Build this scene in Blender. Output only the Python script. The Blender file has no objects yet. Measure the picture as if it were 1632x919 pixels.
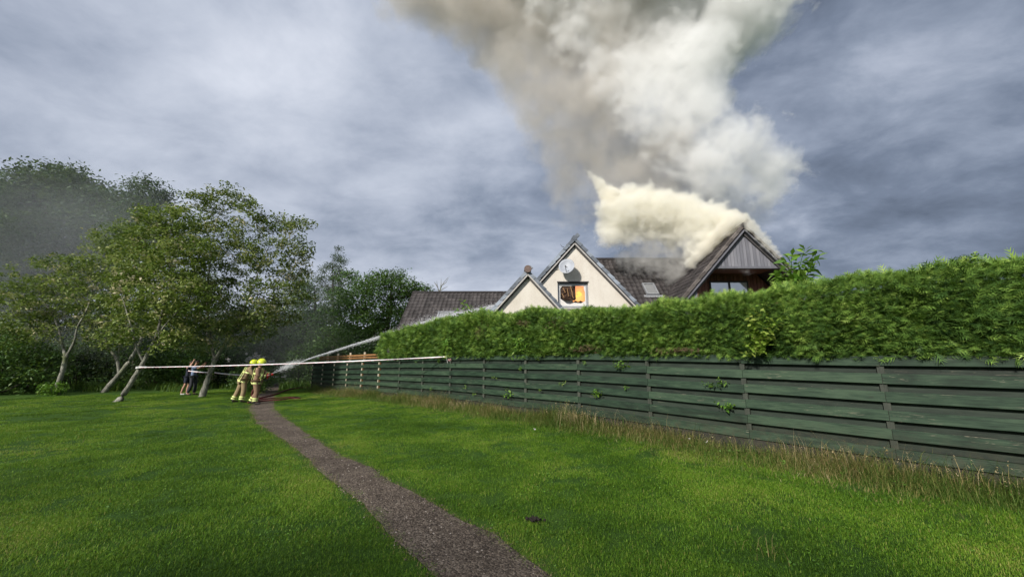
import bpy, math, random
import numpy as np
from mathutils import Vector, Matrix, Quaternion
R = math.radians
random.seed(7); rng = np.random.default_rng(7)
sc = bpy.context.scene
C = bpy.context.collection

# ------------------------------------------------------------------ camera, world, sun, exposure
F_PX, CX, CY, EYE = 600.0, 816.0, 459.5, 1.65
PITCH = math.atan(118.5 / F_PX)
cam_d = bpy.data.cameras.new('camera'); cam = bpy.data.objects.new('camera', cam_d); C.objects.link(cam)
cam.location = (0, 0, EYE); cam.rotation_euler = (math.pi/2 + PITCH, 0, 0)
cam_d.sensor_width = 36; cam_d.lens = 36 * F_PX / 1632
cam_d.clip_start = 0.05; cam_d.clip_end = 5000
sc.camera = cam

SUN_EL, SUN_AZ = 30.0, 215.0          # degrees; azimuth clockwise from +Y (north) of the direction the light comes from
w = bpy.data.worlds.new('World'); sc.world = w; w.use_nodes = True

class NT:
    """tiny node-tree writer"""
    def __init__(s, tree):
        s.t = tree; tree.nodes.clear()
    def n(s, typ, ins=None, **kw):
        nd = s.t.nodes.new(typ)
        for k, v in kw.items(): setattr(nd, k, v)
        for k, v in (ins or {}).items():
            sock = nd.inputs[k]
            if isinstance(v, bpy.types.NodeSocket): s.t.links.new(v, sock)
            elif isinstance(v, bpy.types.Node): s.t.links.new(v.outputs[0], sock)
            else:
                if isinstance(v, (tuple, list)) and len(v) == 3 and sock.type == 'RGBA': v = (*v, 1)
                sock.default_value = v
        return nd
    def math(s, op, a, b=0.0, c=0.0, clamp=False):
        nd = s.t.nodes.new('ShaderNodeMath'); nd.operation = op; nd.use_clamp = clamp
        for i, v in enumerate((a, b, c)):
            if isinstance(v, bpy.types.NodeSocket): s.t.links.new(v, nd.inputs[i])
            elif isinstance(v, bpy.types.Node): s.t.links.new(v.outputs[0], nd.inputs[i])
            else: nd.inputs[i].default_value = v
        return nd.outputs[0]
    def noise(s, vec, scale, detail=4, rough=0.55, dist=0.0):
        ins = {'Scale': scale, 'Detail': detail, 'Roughness': rough, 'Distortion': dist}
        if vec is not None: ins['Vector'] = vec
        return s.n('ShaderNodeTexNoise', ins).outputs[0]
    def ramp(s, fac, stops, interp='LINEAR'):
        nd = s.n('ShaderNodeValToRGB', {'Fac': fac}); cr = nd.color_ramp; cr.interpolation = interp
        while len(cr.elements) < len(stops): cr.elements.new(0.5)
        for e, (p, c) in zip(cr.elements, stops): e.position = p; e.color = (*c, 1) if len(c) == 3 else c
        return nd.outputs[0]
    def mix(s, fac, a, b, mode='MIX'):
        nd = s.t.nodes.new('ShaderNodeMix'); nd.data_type = 'RGBA'; nd.blend_type = mode
        for i, v in ((0, fac), (6, a), (7, b)):
            if isinstance(v, bpy.types.NodeSocket): s.t.links.new(v, nd.inputs[i])
            else: nd.inputs[i].default_value = (*v, 1) if isinstance(v, tuple) and len(v) == 3 else v
        return nd.outputs[2]
    def maprange(s, v, a, b, c=0.0, d=1.0, smooth=False):
        nd = s.n('ShaderNodeMapRange', {0: v, 1: a, 2: b, 3: c, 4: d}); nd.interpolation_type = 'SMOOTHSTEP' if smooth else 'LINEAR'
        return nd.outputs[0]
    def scalev(s, vec, sx, sy, sz, loc=(0,0,0)):
        return s.n('ShaderNodeMapping', {'Vector': vec, 'Scale': (sx, sy, sz), 'Location': loc}).outputs[0]

def build_world():
    g = NT(w.node_tree)
    sky = g.n('ShaderNodeTexSky', sky_type='NISHITA', sun_disc=False, sun_elevation=R(SUN_EL), sun_rotation=R(SUN_AZ))
    clear = g.n('ShaderNodeBackground', {'Color': sky.outputs[0], 'Strength': 0.05})
    tc = g.n('ShaderNodeTexCoord').outputs['Generated']
    sep = g.n('ShaderNodeSeparateXYZ', {0: tc})
    x, y, z = sep.outputs
    zz = g.math('ADD', g.math('MAXIMUM', z, 0.0), 0.30)
    px = g.math('DIVIDE', x, zz); py = g.math('DIVIDE', y, zz)
    pv = g.n('ShaderNodeCombineXYZ', {0: px, 1: py, 2: 0.0}).outputs[0]
    big = g.noise(g.scalev(pv, .55, .70, 1, (3.2, 1.7, .3)), 1.0, 5, .5, .3)
    mid = g.noise(g.scalev(pv, 1.8, 2.3, 1, (8.1, 2.2, 1.3)), 1.0, 7, .54, .25)
    fine = g.noise(g.scalev(pv, 4.4, 5.4, 1, (1.1, 7.7, 2.3)), 1.0, 9, .60, .3)
    k = g.math('ADD', g.math('MULTIPLY', big, .38), g.math('ADD', g.math('MULTIPLY', mid, .40), g.math('MULTIPLY', fine, .22)))
    # the cloud deck is thicker towards the east (+X)
    east = g.maprange(x, -0.55, 0.75, 0.0, 1.0, True)
    k = g.math('ADD', g.math('MULTIPLY', g.math('SUBTRACT', k, .5), g.math('ADD', 1.55, g.math('MULTIPLY', east, .7))), .60)
    k = g.math('SUBTRACT', k, g.math('MULTIPLY', east, 0.225))
    k = g.math('ADD', k, g.maprange(z, .02, .35, .05, 0.0))
    k = g.math('ADD', k, g.maprange(x, .25, -.45, 0.0, .045, True))
    # thinner, brighter cloud on the side the sun shines from
    k = g.math('ADD', k, g.maprange(y, -.2, -.9, 0.0, .22, True))
    col = g.ramp(k, [(.12, (.070, .088, .125)), (.32, (.135, .165, .225)), (.44, (.205, .240, .310)),
                     (.54, (.290, .325, .400)), (.64, (.37, .405, .48)), (.80, (.50, .53, .60))])
    low = g.math('MULTIPLY', g.maprange(z, .02, .30, 1.0, 0.0, True), g.math('SUBTRACT', 1.0, east))
    col = g.mix(g.math('MULTIPLY', low, .75), col, (.40, .43, .51))
    cl = g.n('ShaderNodeBackground', {'Color': col, 'Strength': 1.0})
    mx = g.n('ShaderNodeMixShader', {0: .96, 1: clear.outputs[0], 2: cl.outputs[0]})
    g.n('ShaderNodeOutputWorld', {0: mx.outputs[0]})
build_world()

sl = bpy.data.lights.new('sun', 'SUN'); sl.energy = 3.4; sl.angle = R(3.5); sl.color = (1.0, .95, .87)
sun = bpy.data.objects.new('sun', sl); C.objects.link(sun)
_a, _e = R(SUN_AZ), R(SUN_EL)
SUNV = Vector((math.sin(_a)*math.cos(_e), math.cos(_a)*math.cos(_e), math.sin(_e)))
sun.rotation_euler = SUNV.to_track_quat('Z', 'Y').to_euler(); sun.location = SUNV * 60

sc.view_settings.view_transform = 'Standard'; sc.view_settings.look = 'None'
sc.view_settings.exposure = 0.55; sc.view_settings.gamma = 1.0; sc.view_settings.use_curve_mapping = False
sc.render.engine = 'CYCLES'
cy = sc.cycles
cy.use_denoising = True
try: cy.denoiser = 'OPENIMAGEDENOISE'
except Exception: pass
cy.max_bounces = 12; cy.diffuse_bounces = 3; cy.glossy_bounces = 2; cy.transmission_bounces = 4
cy.transparent_max_bounces = 16; cy.volume_bounces = 10; cy.volume_step_rate = 1.5; cy.volume_max_steps = 256
cy.caustics_reflective = cy.caustics_refractive = False
cy.sample_clamp_indirect = 6.0

# ------------------------------------------------------------------ helpers
def ray(px, py):
    u = (px - CX) / F_PX; v = (CY - py) / F_PX
    return np.array([u, math.cos(PITCH) - v*math.sin(PITCH), math.sin(PITCH) + v*math.cos(PITCH)])
def atY(px, py, Y):                    # point of the photograph's line of sight at distance Y in front
    r = ray(px, py); t = Y / r[1]
    return Vector((r[0]*t, Y, EYE + r[2]*t))
def onG(px, py):                       # point of the flat ground
    r = ray(px, py); t = -EYE / r[2]
    return Vector((r[0]*t, r[1]*t, 0))

FP0 = np.array([5.6, 5.85]); FST = np.array([-1.30, 1.325]); FL = float(np.hypot(*FST)); FD = FST/FL; FN = np.array([-FD[1], FD[0]])
if FN[1] > 0: FN = -FN                 # unit normal of the fence towards the lawn
_ks = [-4, -1, 0, 1, 2, 3, 4, 5, 6, 8, 10, 12, 14, 20]
_zs = [0, 0, .02, .06, .11, .15, .15, .17, .16, .13, .08, 0, -.04, -.04]
def gz(x, y):                          # height of the lawn: a gentle rise along the fence
    x = np.asarray(x, float); y = np.asarray(y, float)
    dx, dy = x-FP0[0], y-FP0[1]
    k = (dx*FD[0]+dy*FD[1])/FL; p = dx*FN[0]+dy*FN[1]
    return np.interp(k, _ks, _zs) * np.clip(1 - p/5.0, 0, 1)**1.3 * np.clip(1+(p+6)/8, 0, 1)
def fpt(k, off=0.0, z=0.0):            # point on the fence line, off metres in front of it
    p = FP0 + FST*k + FN*off
    return Vector((p[0], p[1], z))

def tag(o, label=None, cat=None, group=None, kind=None):
    if label: o['label'] = label
    if cat: o['category'] = cat
    if group: o['group'] = group
    if kind: o['kind'] = kind
    return o
def empty(name, loc=(0,0,0), rz=0.0, **kw):
    o = bpy.data.objects.new(name, None); C.objects.link(o); o.location = loc; o.rotation_euler = (0, 0, rz)
    o.empty_display_size = .3
    return tag(o, **kw)
def link(name, me, parent=None, world=True):
    o = bpy.data.objects.new(name, me); C.objects.link(o)
    if parent is not None:
        o.parent = parent
        if world: o.matrix_parent_inverse = root_mat(parent).inverted()
    return o
def root_mat(p):
    m = Matrix.LocRotScale(p.location, p.rotation_euler, p.scale)
    if p.parent is not None: m = root_mat(p.parent) @ p.matrix_parent_inverse @ m
    return m
def fast_mesh(name, V, F, mat=None, smooth=False, attrs=None):
    """V (n,3), F (m,k) all faces the same size, or list of lists"""
    me = bpy.data.meshes.new(name)
    if isinstance(F, np.ndarray):
        V = np.asarray(V, np.float32); m, k = F.shape
        me.vertices.add(len(V)); me.vertices.foreach_set('co', V.ravel())
        me.loops.add(m*k); me.loops.foreach_set('vertex_index', F.astype(np.int32).ravel())
        me.polygons.add(m); me.polygons.foreach_set('loop_start', np.arange(0, m*k, k, dtype=np.int32))
        if smooth: me.polygons.foreach_set('use_smooth', np.ones(m, bool))
        me.update(calc_edges=True)
    else:
        me.from_pydata([tuple(v) for v in V], [], [tuple(f) for f in F])
        if smooth: me.polygons.foreach_set('use_smooth', [True]*len(me.polygons))
        me.update()
    for nm, vals in (attrs or {}).items():
        a = me.attributes.new(nm, 'FLOAT', 'POINT'); a.data.foreach_set('value', np.asarray(vals, np.float32))
    if mat: me.materials.append(mat)
    return me
def mesh_obj(name, V, F, mat, parent=None, smooth=False, attrs=None, world=True):
    return link(name, fast_mesh(name, V, F, mat, smooth, attrs), parent, world)

class MB:
    """collects shapes, then links them as one mesh"""
    def __init__(s): s.v = []; s.f = []
    def add(s, V, F):
        b = len(s.v); s.v += [tuple(v) for v in V]; s.f += [tuple(b+i for i in f) for f in F]; return s
    def box(s, a, b):
        x0, y0, z0 = a; x1, y1, z1 = b
        V = [(x0,y0,z0),(x1,y0,z0),(x1,y1,z0),(x0,y1,z0),(x0,y0,z1),(x1,y0,z1),(x1,y1,z1),(x0,y1,z1)]
        return s.add(V, [(0,3,2,1),(4,5,6,7),(0,1,5,4),(1,2,6,5),(2,3,7,6),(3,0,4,7)])
    def bar(s, p, q, wd, ht, up=(0,0,1), ext=0.0):
        """box from p to q, wd across, ht along 'up'"""
        p = Vector(p); q = Vector(q); d = (q-p).normalized(); p = p-d*ext; q = q+d*ext
        sd = d.cross(Vector(up)).normalized(); u = sd.cross(d).normalized()
        V = []
        for c in (p, q):
            for a, b in ((-1,-1),(1,-1),(1,1),(-1,1)): V.append(c + sd*(a*wd/2) + u*(b*ht/2))
        return s.add(V, [(0,1,2,3)[::-1],(4,5,6,7),(0,1,5,4),(1,2,6,5),(2,3,7,6),(3,0,4,7)])
    def prism(s, poly, off):
        """polygon extruded by the vector off"""
        off = Vector(off); P = [Vector(p) for p in poly]; n = len(P)
        V = P + [p+off for p in P]
        return s.add(V, [tuple(range(n))[::-1], tuple(range(n, 2*n))] + [(i,(i+1)%n,n+(i+1)%n,n+i) for i in range(n)])
    def tube(s, pts, rad, n=8, cap=True):
        V, Fc = tube_arr(pts, rad, n)
        s.add(V, Fc)
        if cap:
            b = len(s.v)-len(V)
            s.f.append(tuple(b+i for i in range(n))[::-1]); s.f.append(tuple(b+len(V)-n+i for i in range(n)))
        return s
    def ell(s, c, r, n=12, m=8, M=None):
        V = []; Fc = []
        for j in range(1, m):
            th = math.pi*j/m
            for i in range(n):
                ph = 2*math.pi*i/n
                V.append((math.sin(th)*math.cos(ph)*r[0], math.sin(th)*math.sin(ph)*r[1], math.cos(th)*r[2]))
        V.append((0,0,r[2])); V.append((0,0,-r[2])); t = len(V)-2
        for j in range(m-2):
            for i in range(n): Fc.append((j*n+i,(j+1)*n+i,(j+1)*n+(i+1)%n,j*n+(i+1)%n))
        for i in range(n): Fc.append((t,i,(i+1)%n)); Fc.append((t+1,(m-2)*n+(i+1)%n,(m-2)*n+i))
        if M is not None: V = [M @ Vector(v) for v in V]
        return s.add([Vector(v)+Vector(c) for v in V], Fc)
    def build(s, name, mat, parent=None, smooth=False, world=True):
        o = mesh_obj(name, s.v, s.f, mat, parent, smooth, None, world); return o

def tube_arr(pts, rad, n=8):
    pts = [Vector(p) for p in pts]
    if not hasattr(rad, '__len__'): rad = [rad]*len(pts)
    V = []; Fc = []; ref = Vector((0.31, 0.2, 0.93))
    for i, p in enumerate(pts):
        d = (pts[min(i+1, len(pts)-1)] - pts[max(i-1, 0)]).normalized()
        if abs(d.dot(ref)) > .97: ref = Vector((1, 0, .1))
        a = d.cross(ref).normalized(); b = d.cross(a).normalized()
        for j in range(n):
            t = 2*math.pi*j/n
            V.append(p + (a*math.cos(t) + b*math.sin(t))*rad[i])
    for i in range(len(pts)-1):
        for j in range(n): Fc.append((i*n+j, i*n+(j+1)%n, (i+1)*n+(j+1)%n, (i+1)*n+j))
    return V, Fc

# ------------------------------------------------------------------ materials
MATS = {}
def mat(name, fn):
    m = bpy.data.materials.new(name); m.use_nodes = True; g = NT(m.node_tree); fn(g); MATS[name] = m; return m
def out(g, sh, vol=None, disp=None):
    ins = {}
    if sh is not None: ins['Surface'] = sh
    if vol is not None: ins['Volume'] = vol
    g.n('ShaderNodeOutputMaterial', ins)
def bump(g, h, strength=.3, dist=.02):
    return g.n('ShaderNodeBump', {'Height': h, 'Strength': strength, 'Distance': dist}).outputs[0]
def princ(g, col, rough=.7, normal=None, metal=0.0, spec=.5, **kw):
    ins = {'Base Color': col, 'Roughness': rough, 'Metallic': metal, 'Specular IOR Level': spec}
    if normal is not None: ins['Normal'] = normal
    ins.update(kw)
    return g.n('ShaderNodeBsdfPrincipled', ins).outputs[0]
def plain(name, col, rough=.7, var=.18, scale=12, bmp=.15, metal=0.0, spec=.4):
    """plain paint, cloth or metal with grain and relief of its own"""
    def fn(g):
        tc = g.n('ShaderNodeTexCoord').outputs['Object']
        nz = g.noise(tc, scale, 5, .6)
        c2 = tuple(min(1, c*(1+var)) for c in col); c1 = tuple(c*(1-var) for c in col)
        cc = g.ramp(nz, [(.3, c1), (.7, c2)])
        out(g, princ(g, cc, rough, bump(g, g.noise(tc, scale*4, 3), bmp, .01), metal, spec))
    return mat(name, fn)
def leafmat(name, stops, trans=.3, gloss=.35, world_var=None):
    def fn(g):
        at = g.n('ShaderNodeAttribute', attribute_name='tint').outputs['Fac']
        pos = g.n('ShaderNodeNewGeometry').outputs['Position']
        if world_var: at = g.math('ADD', at, g.math('MULTIPLY', g.math('SUBTRACT', g.noise(pos, world_var[0], 3), .5), world_var[1]))
        c = g.ramp(at, stops)
        d = princ(g, c, .55, None, 0, gloss)
        t = g.n('ShaderNodeBsdfTranslucent', {'Color': g.mix(.35, c, (.22, .30, .02), 'MIX')}).outputs[0]
        out(g, g.n('ShaderNodeMixShader', {0: trans, 1: d, 2: t}).outputs[0])
    return mat(name, fn)

def m_ground(g):
    pos = g.n('ShaderNodeNewGeometry').outputs['Position']
    a = g.noise(pos, .35, 5, .6, .4); b = g.noise(pos, 2.2, 5, .65); c = g.noise(pos, 60, 4, .7)
    v = g.math('ADD', g.math('MULTIPLY', a, .5), g.math('ADD', g.math('MULTIPLY', b, .25), g.math('MULTIPLY', c, .25)))
    col = g.ramp(v, [(.36, (.020, .048, .008)), (.47, (.035, .085, .011)), (.56, (.06, .12, .016)), (.68, (.11, .15, .03))])
    out(g, princ(g, col, .9, bump(g, c, .9, .03), 0, .15))
mat('lawn', m_ground)
leafmat('grass_blade', [(0, (.030, .075, .008)), (.35, (.085, .195, .013)), (.60, (.17, .33, .022)), (.82, (.28, .40, .045)), (1, (.40, .38, .11))], .35, .25, (.45, 1.9))
leafmat('rough_blade', [(0, (.045, .105, .016)), (.3, (.115, .19, .034)), (.52, (.24, .225, .07)), (.75, (.40, .30, .14)), (1, (.58, .48, .30))], .3, .2, (.8, .6))
def m_path(g):
    pos = g.n('ShaderNodeNewGeometry').outputs['Position']
    a = g.noise(pos, 1.4, 5, .6); c = g.noise(pos, 45, 5, .75)
    vo = g.n('ShaderNodeTexVoronoi', {'Vector': pos, 'Scale': 55}); vc = vo.outputs['Color']
    sp = g.n('ShaderNodeSeparateColor', {0: vc}).outputs[0]
    v = g.math('ADD', g.math('MULTIPLY', a, .4), g.math('ADD', g.math('MULTIPLY', c, .35), g.math('MULTIPLY', sp, .25)))
    col = g.ramp(v, [(.30, (.030, .023, .018)), (.43, (.082, .064, .050)), (.55, (.150, .119, .093)), (.72, (.30, .25, .20))])
    h = g.math('ADD', c, g.math('MULTIPLY', vo.outputs['Distance'], -.8))
    out(g, princ(g, col, .95, bump(g, h, 1.0, .02), 0, .2))
mat('path_dirt', m_path)
def m_stone(g):
    rnd = g.n('ShaderNodeAttribute', attribute_name='tint').outputs['Fac']
    pos = g.n('ShaderNodeNewGeometry').outputs['Position']
    col = g.ramp(g.math('ADD', rnd, g.math('MULTIPLY', g.math('SUBTRACT', g.noise(pos, 90, 3), .5), .3)),
        [(0, (.035, .027, .022)), (.5, (.10, .078, .062)), (.85, (.20, .16, .13)), (1, (.44, .39, .34))])
    out(g, princ(g, col, .85, None, 0, .25))
mat('stone', m_stone)
def m_board(g, base=((.0075, .0185, .0100), (.018, .041, .0225), (.043, .076, .043)), wear=.95):
    ob = g.n('ShaderNodeObjectInfo'); rnd = ob.outputs['Random']
    tc = g.n('ShaderNodeTexCoord').outputs['Object']
    off = g.n('ShaderNodeCombineXYZ', {0: g.math('MULTIPLY', rnd, 37.0), 1: 0.0, 2: g.math('MULTIPLY', rnd, 11.0)}).outputs[0]
    v = g.n('ShaderNodeVectorMath', {0: tc, 1: off}, operation='ADD').outputs[0]
    grain = g.noise(g.scalev(v, 3, 20, 70), 1, 5, .65, .3); blot = g.noise(g.scalev(v, 2.2, 4, 9), 1, 4, .6)
    t = g.math('ADD', g.math('MULTIPLY', grain, .50), g.math('ADD', g.math('MULTIPLY', blot, .55), g.math('MULTIPLY', g.math('SUBTRACT', rnd, .5), .16)))
    col = g.ramp(t, [(.38, base[0]), (.5, base[1]), (.64, base[2])])
    kn = g.n('ShaderNodeTexVoronoi', {'Vector': g.scalev(v, 2.3, 1, 9), 'Scale': 1.0}).outputs['Distance']
    col = g.mix(g.maprange(kn, .05, .10, .7, 0), col, (.018, .020, .014))
    scr = g.noise(g.scalev(v, 5, 1, 95), 1, 3, .7, .6); sm = g.noise(g.scalev(v, 1.1, 1, 4), 1.0, 3, .5)
    wr = g.math('MULTIPLY', g.maprange(scr, .60, .68, 0, 1), g.maprange(sm, .50, .62, 0, wear))
    col = g.mix(wr, col, (.26, .23, .17))
    wp = g.n('ShaderNodeNewGeometry').outputs['Position']; wz = g.n('ShaderNodeSeparateXYZ', {0: wp}).outputs[2]
    sp_ = g.math('MULTIPLY', g.maprange(wz, .15, .75, .75, 0), g.maprange(g.noise(wp, 9, 5, .65), .42, .6, .15, 1))
    col = g.mix(sp_, col, (.050, .046, .028))
    out(g, princ(g, col, .62, bump(g, grain, .35, .004), 0, .35))
mat('green_board', m_board)
mat('green_back_board', lambda g: m_board(g, ((.009, .015, .010), (.016, .027, .018), (.028, .042, .029)), .4))
mat('post_wood', lambda g: m_board(g, ((.030, .036, .027), (.046, .052, .040), (.070, .075, .060)), .4))
mat('gravel_board', lambda g: m_board(g, ((.014, .015, .012), (.022, .022, .018), (.034, .032, .026)), .5))
mat('orange_wood', lambda g: m_board(g, ((.17, .085, .032), (.24, .12, .045), (.32, .17, .07)), .2))
mat('pale_wood', lambda g: m_board(g, ((.36, .31, .22), (.46, .40, .30), (.55, .49, .38)), .2))
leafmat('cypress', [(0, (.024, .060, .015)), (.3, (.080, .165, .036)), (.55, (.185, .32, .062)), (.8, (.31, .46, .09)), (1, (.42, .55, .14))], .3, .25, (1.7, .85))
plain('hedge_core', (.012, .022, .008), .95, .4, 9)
plain('dead_twig', (.13, .085, .05), .9, .3, 20)
leafmat('bush_leaf', [(0, (.05, .13, .015)), (.5, (.12, .26, .03)), (1, (.27, .40, .07))], .35, .4)
leafmat('yellow_leaf', [(0, (.12, .22, .025)), (.5, (.24, .36, .05)), (1, (.42, .46, .12))], .35, .4)
leafmat('near_leaf', [(0, (.050, .088, .020)), (.35, (.110, .165, .036)), (.60, (.195, .245, .062)), (.80, (.30, .33, .12)), (.92, (.42, .38, .21)), (1, (.55, .49, .35))], .3, .45, (.35, .25))
leafmat('near_leaf_bright', [(0, (.055, .102, .020)), (.35, (.130, .200, .036)), (.60, (.22, .29, .060)), (.80, (.33, .37, .12)), (.92, (.44, .40, .20)), (1, (.56, .50, .34))], .32, .45, (.35, .25))
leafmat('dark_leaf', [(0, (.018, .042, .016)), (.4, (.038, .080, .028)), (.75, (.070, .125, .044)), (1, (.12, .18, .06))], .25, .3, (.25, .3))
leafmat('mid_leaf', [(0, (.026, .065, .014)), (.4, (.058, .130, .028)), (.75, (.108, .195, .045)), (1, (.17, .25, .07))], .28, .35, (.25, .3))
leafmat('birch_leaf', [(0, (.03, .055, .025)), (.5, (.06, .10, .045)), (1, (.11, .15, .07))], .3, .35)
def m_bark(g, a=(.07, .065, .055), b=(.20, .195, .165), c=(.40, .40, .34)):
    tc = g.n('ShaderNodeTexCoord').outputs['Object']
    n1 = g.noise(g.scalev(tc, 5, 5, 2.2), 1, 5, .65, .6); n2 = g.noise(g.scalev(tc, 22, 22, 8), 1, 4, .7)
    col = g.ramp(g.math('ADD', g.math('MULTIPLY', n1, .6), g.math('MULTIPLY', n2, .4)), [(.36, a), (.5, b), (.64, c)])
    moss = g.maprange(g.noise(tc, 1.8, 4, .6), .56, .64, 0, .6)
    col = g.mix(moss, col, (.10, .13, .035))
    out(g, princ(g, col, .9, bump(g, n2, .8, .03), 0, .2))
mat('bark', m_bark)
mat('dark_bark', lambda g: m_bark(g, (.02, .018, .014), (.045, .04, .03), (.08, .075, .06)))
def m_harl(g):
    tc = g.n('ShaderNodeTexCoord').outputs['Object']
    n1 = g.noise(tc, 28, 4, .75); n2 = g.noise(tc, 1.3, 4, .6); n3 = g.noise(g.scalev(tc, 3.5, 3.5, .5), 1, 4, .6)
    col = g.ramp(g.math('ADD', g.math('MULTIPLY', n1, .5), g.math('ADD', g.math('MULTIPLY', n2, .3), g.math('MULTIPLY', n3, .2))),
        [(.34, (.47, .42, .34)), (.46, (.63, .58, .51)), (.60, (.74, .70, .63))])
    out(g, princ(g, col, .92, bump(g, n1, .9, .02), 0, .2))
mat('harling', m_harl)
def m_tile(g, a=(.020, .017, .017), b=(.042, .036, .036), c=(.075, .066, .065)):
    tc = g.n('ShaderNodeTexCoord').outputs['Object']; rd = g.n('ShaderNodeAttribute', attribute_name='tint').outputs['Fac']
    n1 = g.noise(tc, 7, 5, .65); n2 = g.noise(tc, .6, 4, .6)
    col = g.ramp(g.math('ADD', g.math('MULTIPLY', n1, .35), g.math('ADD', g.math('MULTIPLY', n2, .35), g.math('MULTIPLY', rd, .3))), [(.3, a), (.5, b), (.72, c)])
    out(g, princ(g, col, .72, bump(g, n1, .3, .01), 0, .4))
mat('roof_tile', m_tile)
mat('verge_slate', lambda g: m_tile(g, (.10, .115, .14), (.17, .19, .22), (.27, .30, .34)))
def m_verge(g):
    rnd = g.n('ShaderNodeObjectInfo').outputs['Random']; tc = g.n('ShaderNodeTexCoord').outputs['Object']
    t = g.math('ADD', g.math('MULTIPLY', rnd, .6), g.math('MULTIPLY', g.noise(tc, 9, 4), .5))
    out(g, princ(g, g.ramp(t, [(.2, (.075, .088, .11)), (.5, (.15, .17, .20)), (.85, (.30, .34, .40))]), .6, None, 0, .4))
mat('verge_tile', m_verge)
mat('verge_brown', lambda g: out(g, princ(g, g.ramp(g.n('ShaderNodeObjectInfo').outputs['Random'], [(0, (.07, .058, .052)), (1, (.15, .13, .12))]), .75)))
plain('light_trim', (.42, .40, .38), .6, .15); plain('dark_trim', (.06, .055, .055), .6, .2)
plain('white_frame', (.62, .62, .62), .45, .08); plain('grey_metal', (.32, .33, .35), .45, .12, 8, .1, .4)
plain('dish_grey', (.34, .36, .40), .5, .15, 4, .1); plain('ridge_brown', (.14, .10, .085), .85, .25)
plain('char_wood', (.050, .026, .015), .8, .5, 9, .6); plain('char_tan', (.26, .15, .07), .8, .4, 9)
def m_clad(g, cols=((.13, .13, .15), (.19, .19, .215), (.26, .255, .28))):
    tc = g.n('ShaderNodeTexCoord').outputs['Object']; rd = g.n('ShaderNodeAttribute', attribute_name='tint').outputs['Fac']
    n1 = g.noise(g.scalev(tc, 14, 14, 1.2), 1, 4, .6); n2 = g.noise(tc, .8, 3)
    out(g, princ(g, g.ramp(g.math('ADD', g.math('MULTIPLY', n1, .35), g.math('ADD', g.math('MULTIPLY', n2, .3), g.math('MULTIPLY', rd, .35))), [(.3, cols[0]), (.5, cols[1]), (.7, cols[2])]), .75, None, 0, .3))
mat('grey_cladding', m_clad)
mat('red_cladding', lambda g: m_clad(g, ((.16, .075, .055), (.25, .115, .085), (.34, .17, .13))))
def m_glass(g):
    d = princ(g, (.55, .60, .65), .08, None, 0, .6); t = g.n('ShaderNodeBsdfTransparent').outputs[0]
    out(g, g.n('ShaderNodeMixShader', {0: .35, 1: t, 2: d}).outputs[0])
mat('glass', m_glass)
plain('sky_glass', (.20, .205, .21), .12, .1, 2, 0, .0, .8)
plain('blind_white', (.78, .80, .82), .5, .05, 3, 0)
mat('bright_pane', lambda g: out(g, princ(g, (.93, .95, .97), .05, None, .45, .8)))
plain('burnt_white', (.66, .63, .60), .7, .12, 6)
def m_fire(g):
    tc = g.n('ShaderNodeTexCoord').outputs['Object']
    n = g.noise(tc, 1.7, 4, .6, .6)
    d = g.n('ShaderNodeVectorMath', {0: tc, 1: (3.02, 0, 4.55)}, operation='SUBTRACT').outputs[0]
    sp = g.n('ShaderNodeSeparateXYZ', {0: d}); r2 = g.math('ADD', g.math('POWER', sp.outputs[0], 2), g.math('POWER', sp.outputs[2], 2))
    r = g.math('SQRT', r2)
    t = g.math('SUBTRACT', 1.0, g.math('ADD', g.math('MULTIPLY', r, .95), g.math('MULTIPLY', g.math('SUBTRACT', n, .5), .7)))
    col = g.ramp(t, [(.05, (.50, .30, .28)), (.35, (.82, .34, .24)), (.62, (1.0, .36, .15)), (.85, (1.0, .62, .18))])
    out(g, g.n('ShaderNodeEmission', {'Color': col, 'Strength': .85}).outputs[0])
mat('fire_glow', m_fire)
def m_flame(g): out(g, g.n('ShaderNodeEmission', {'Color': (1.0, .58, .12), 'Strength': 1.1}).outputs[0])
mat('flame', m_flame)
# people
plain('skin', (.48, .27, .19), .55, .08, 20, .05); plain('hair', (.03, .02, .015), .6, .2, 40)
plain('kit_tan', (.27, .20, .11), .8, .2, 14, .4); plain('kit_brown', (.22, .135, .085), .8, .25, 14, .4)
plain('hi_vis', (.72, .80, .30), .5, .08, 12); plain('hi_yellow', (.66, .74, .04), .3, .05, 10, 0, 0, .6)
plain('silver', (.70, .71, .68), .35, .06); plain('boot', (.02, .018, .016), .6, .2); plain('glove', (.045, .04, .035), .7, .2)
plain('cyl_black', (.02, .02, .022), .35, .1); plain('nozzle_red', (.55, .035, .025), .4, .15); plain('hose_red', (.085, .012, .012), .7, .25, 25)
plain('tshirt_blue', (.17, .23, .36), .8, .2, 10, .3); plain('trousers_dark', (.035, .036, .045), .85, .25, 10, .3)
plain('navy', (.018, .022, .04), .8, .2, 10, .3); plain('shoe_white', (.6, .6, .58), .6, .1); plain('phone', (.02, .02, .025), .2, .1)
plain('visor', (.05, .05, .05), .1, .1)
def m_water(g):
    d = g.n('ShaderNodeBsdfDiffuse', {'Color': (.97, .98, 1.0)}).outputs[0]; tl = g.n('ShaderNodeBsdfTranslucent', {'Color': (.97, .98, 1.0)}).outputs[0]
    m = g.n('ShaderNodeMixShader', {0: .45, 1: d, 2: tl}).outputs[0]
    t = g.n('ShaderNodeBsdfTransparent').outputs[0]
    out(g, g.n('ShaderNodeMixShader', {0: .55, 1: t, 2: m}).outputs[0])
mat('water_spray', m_water)
plain('tape_white', (.80, .78, .78), .35, .03); plain('tape_red', (.62, .22, .26), .35, .05)
plain('petal_white', (.75, .70, .72), .6, .08); plain('petal_pink', (.70, .42, .42), .6, .1)
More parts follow.
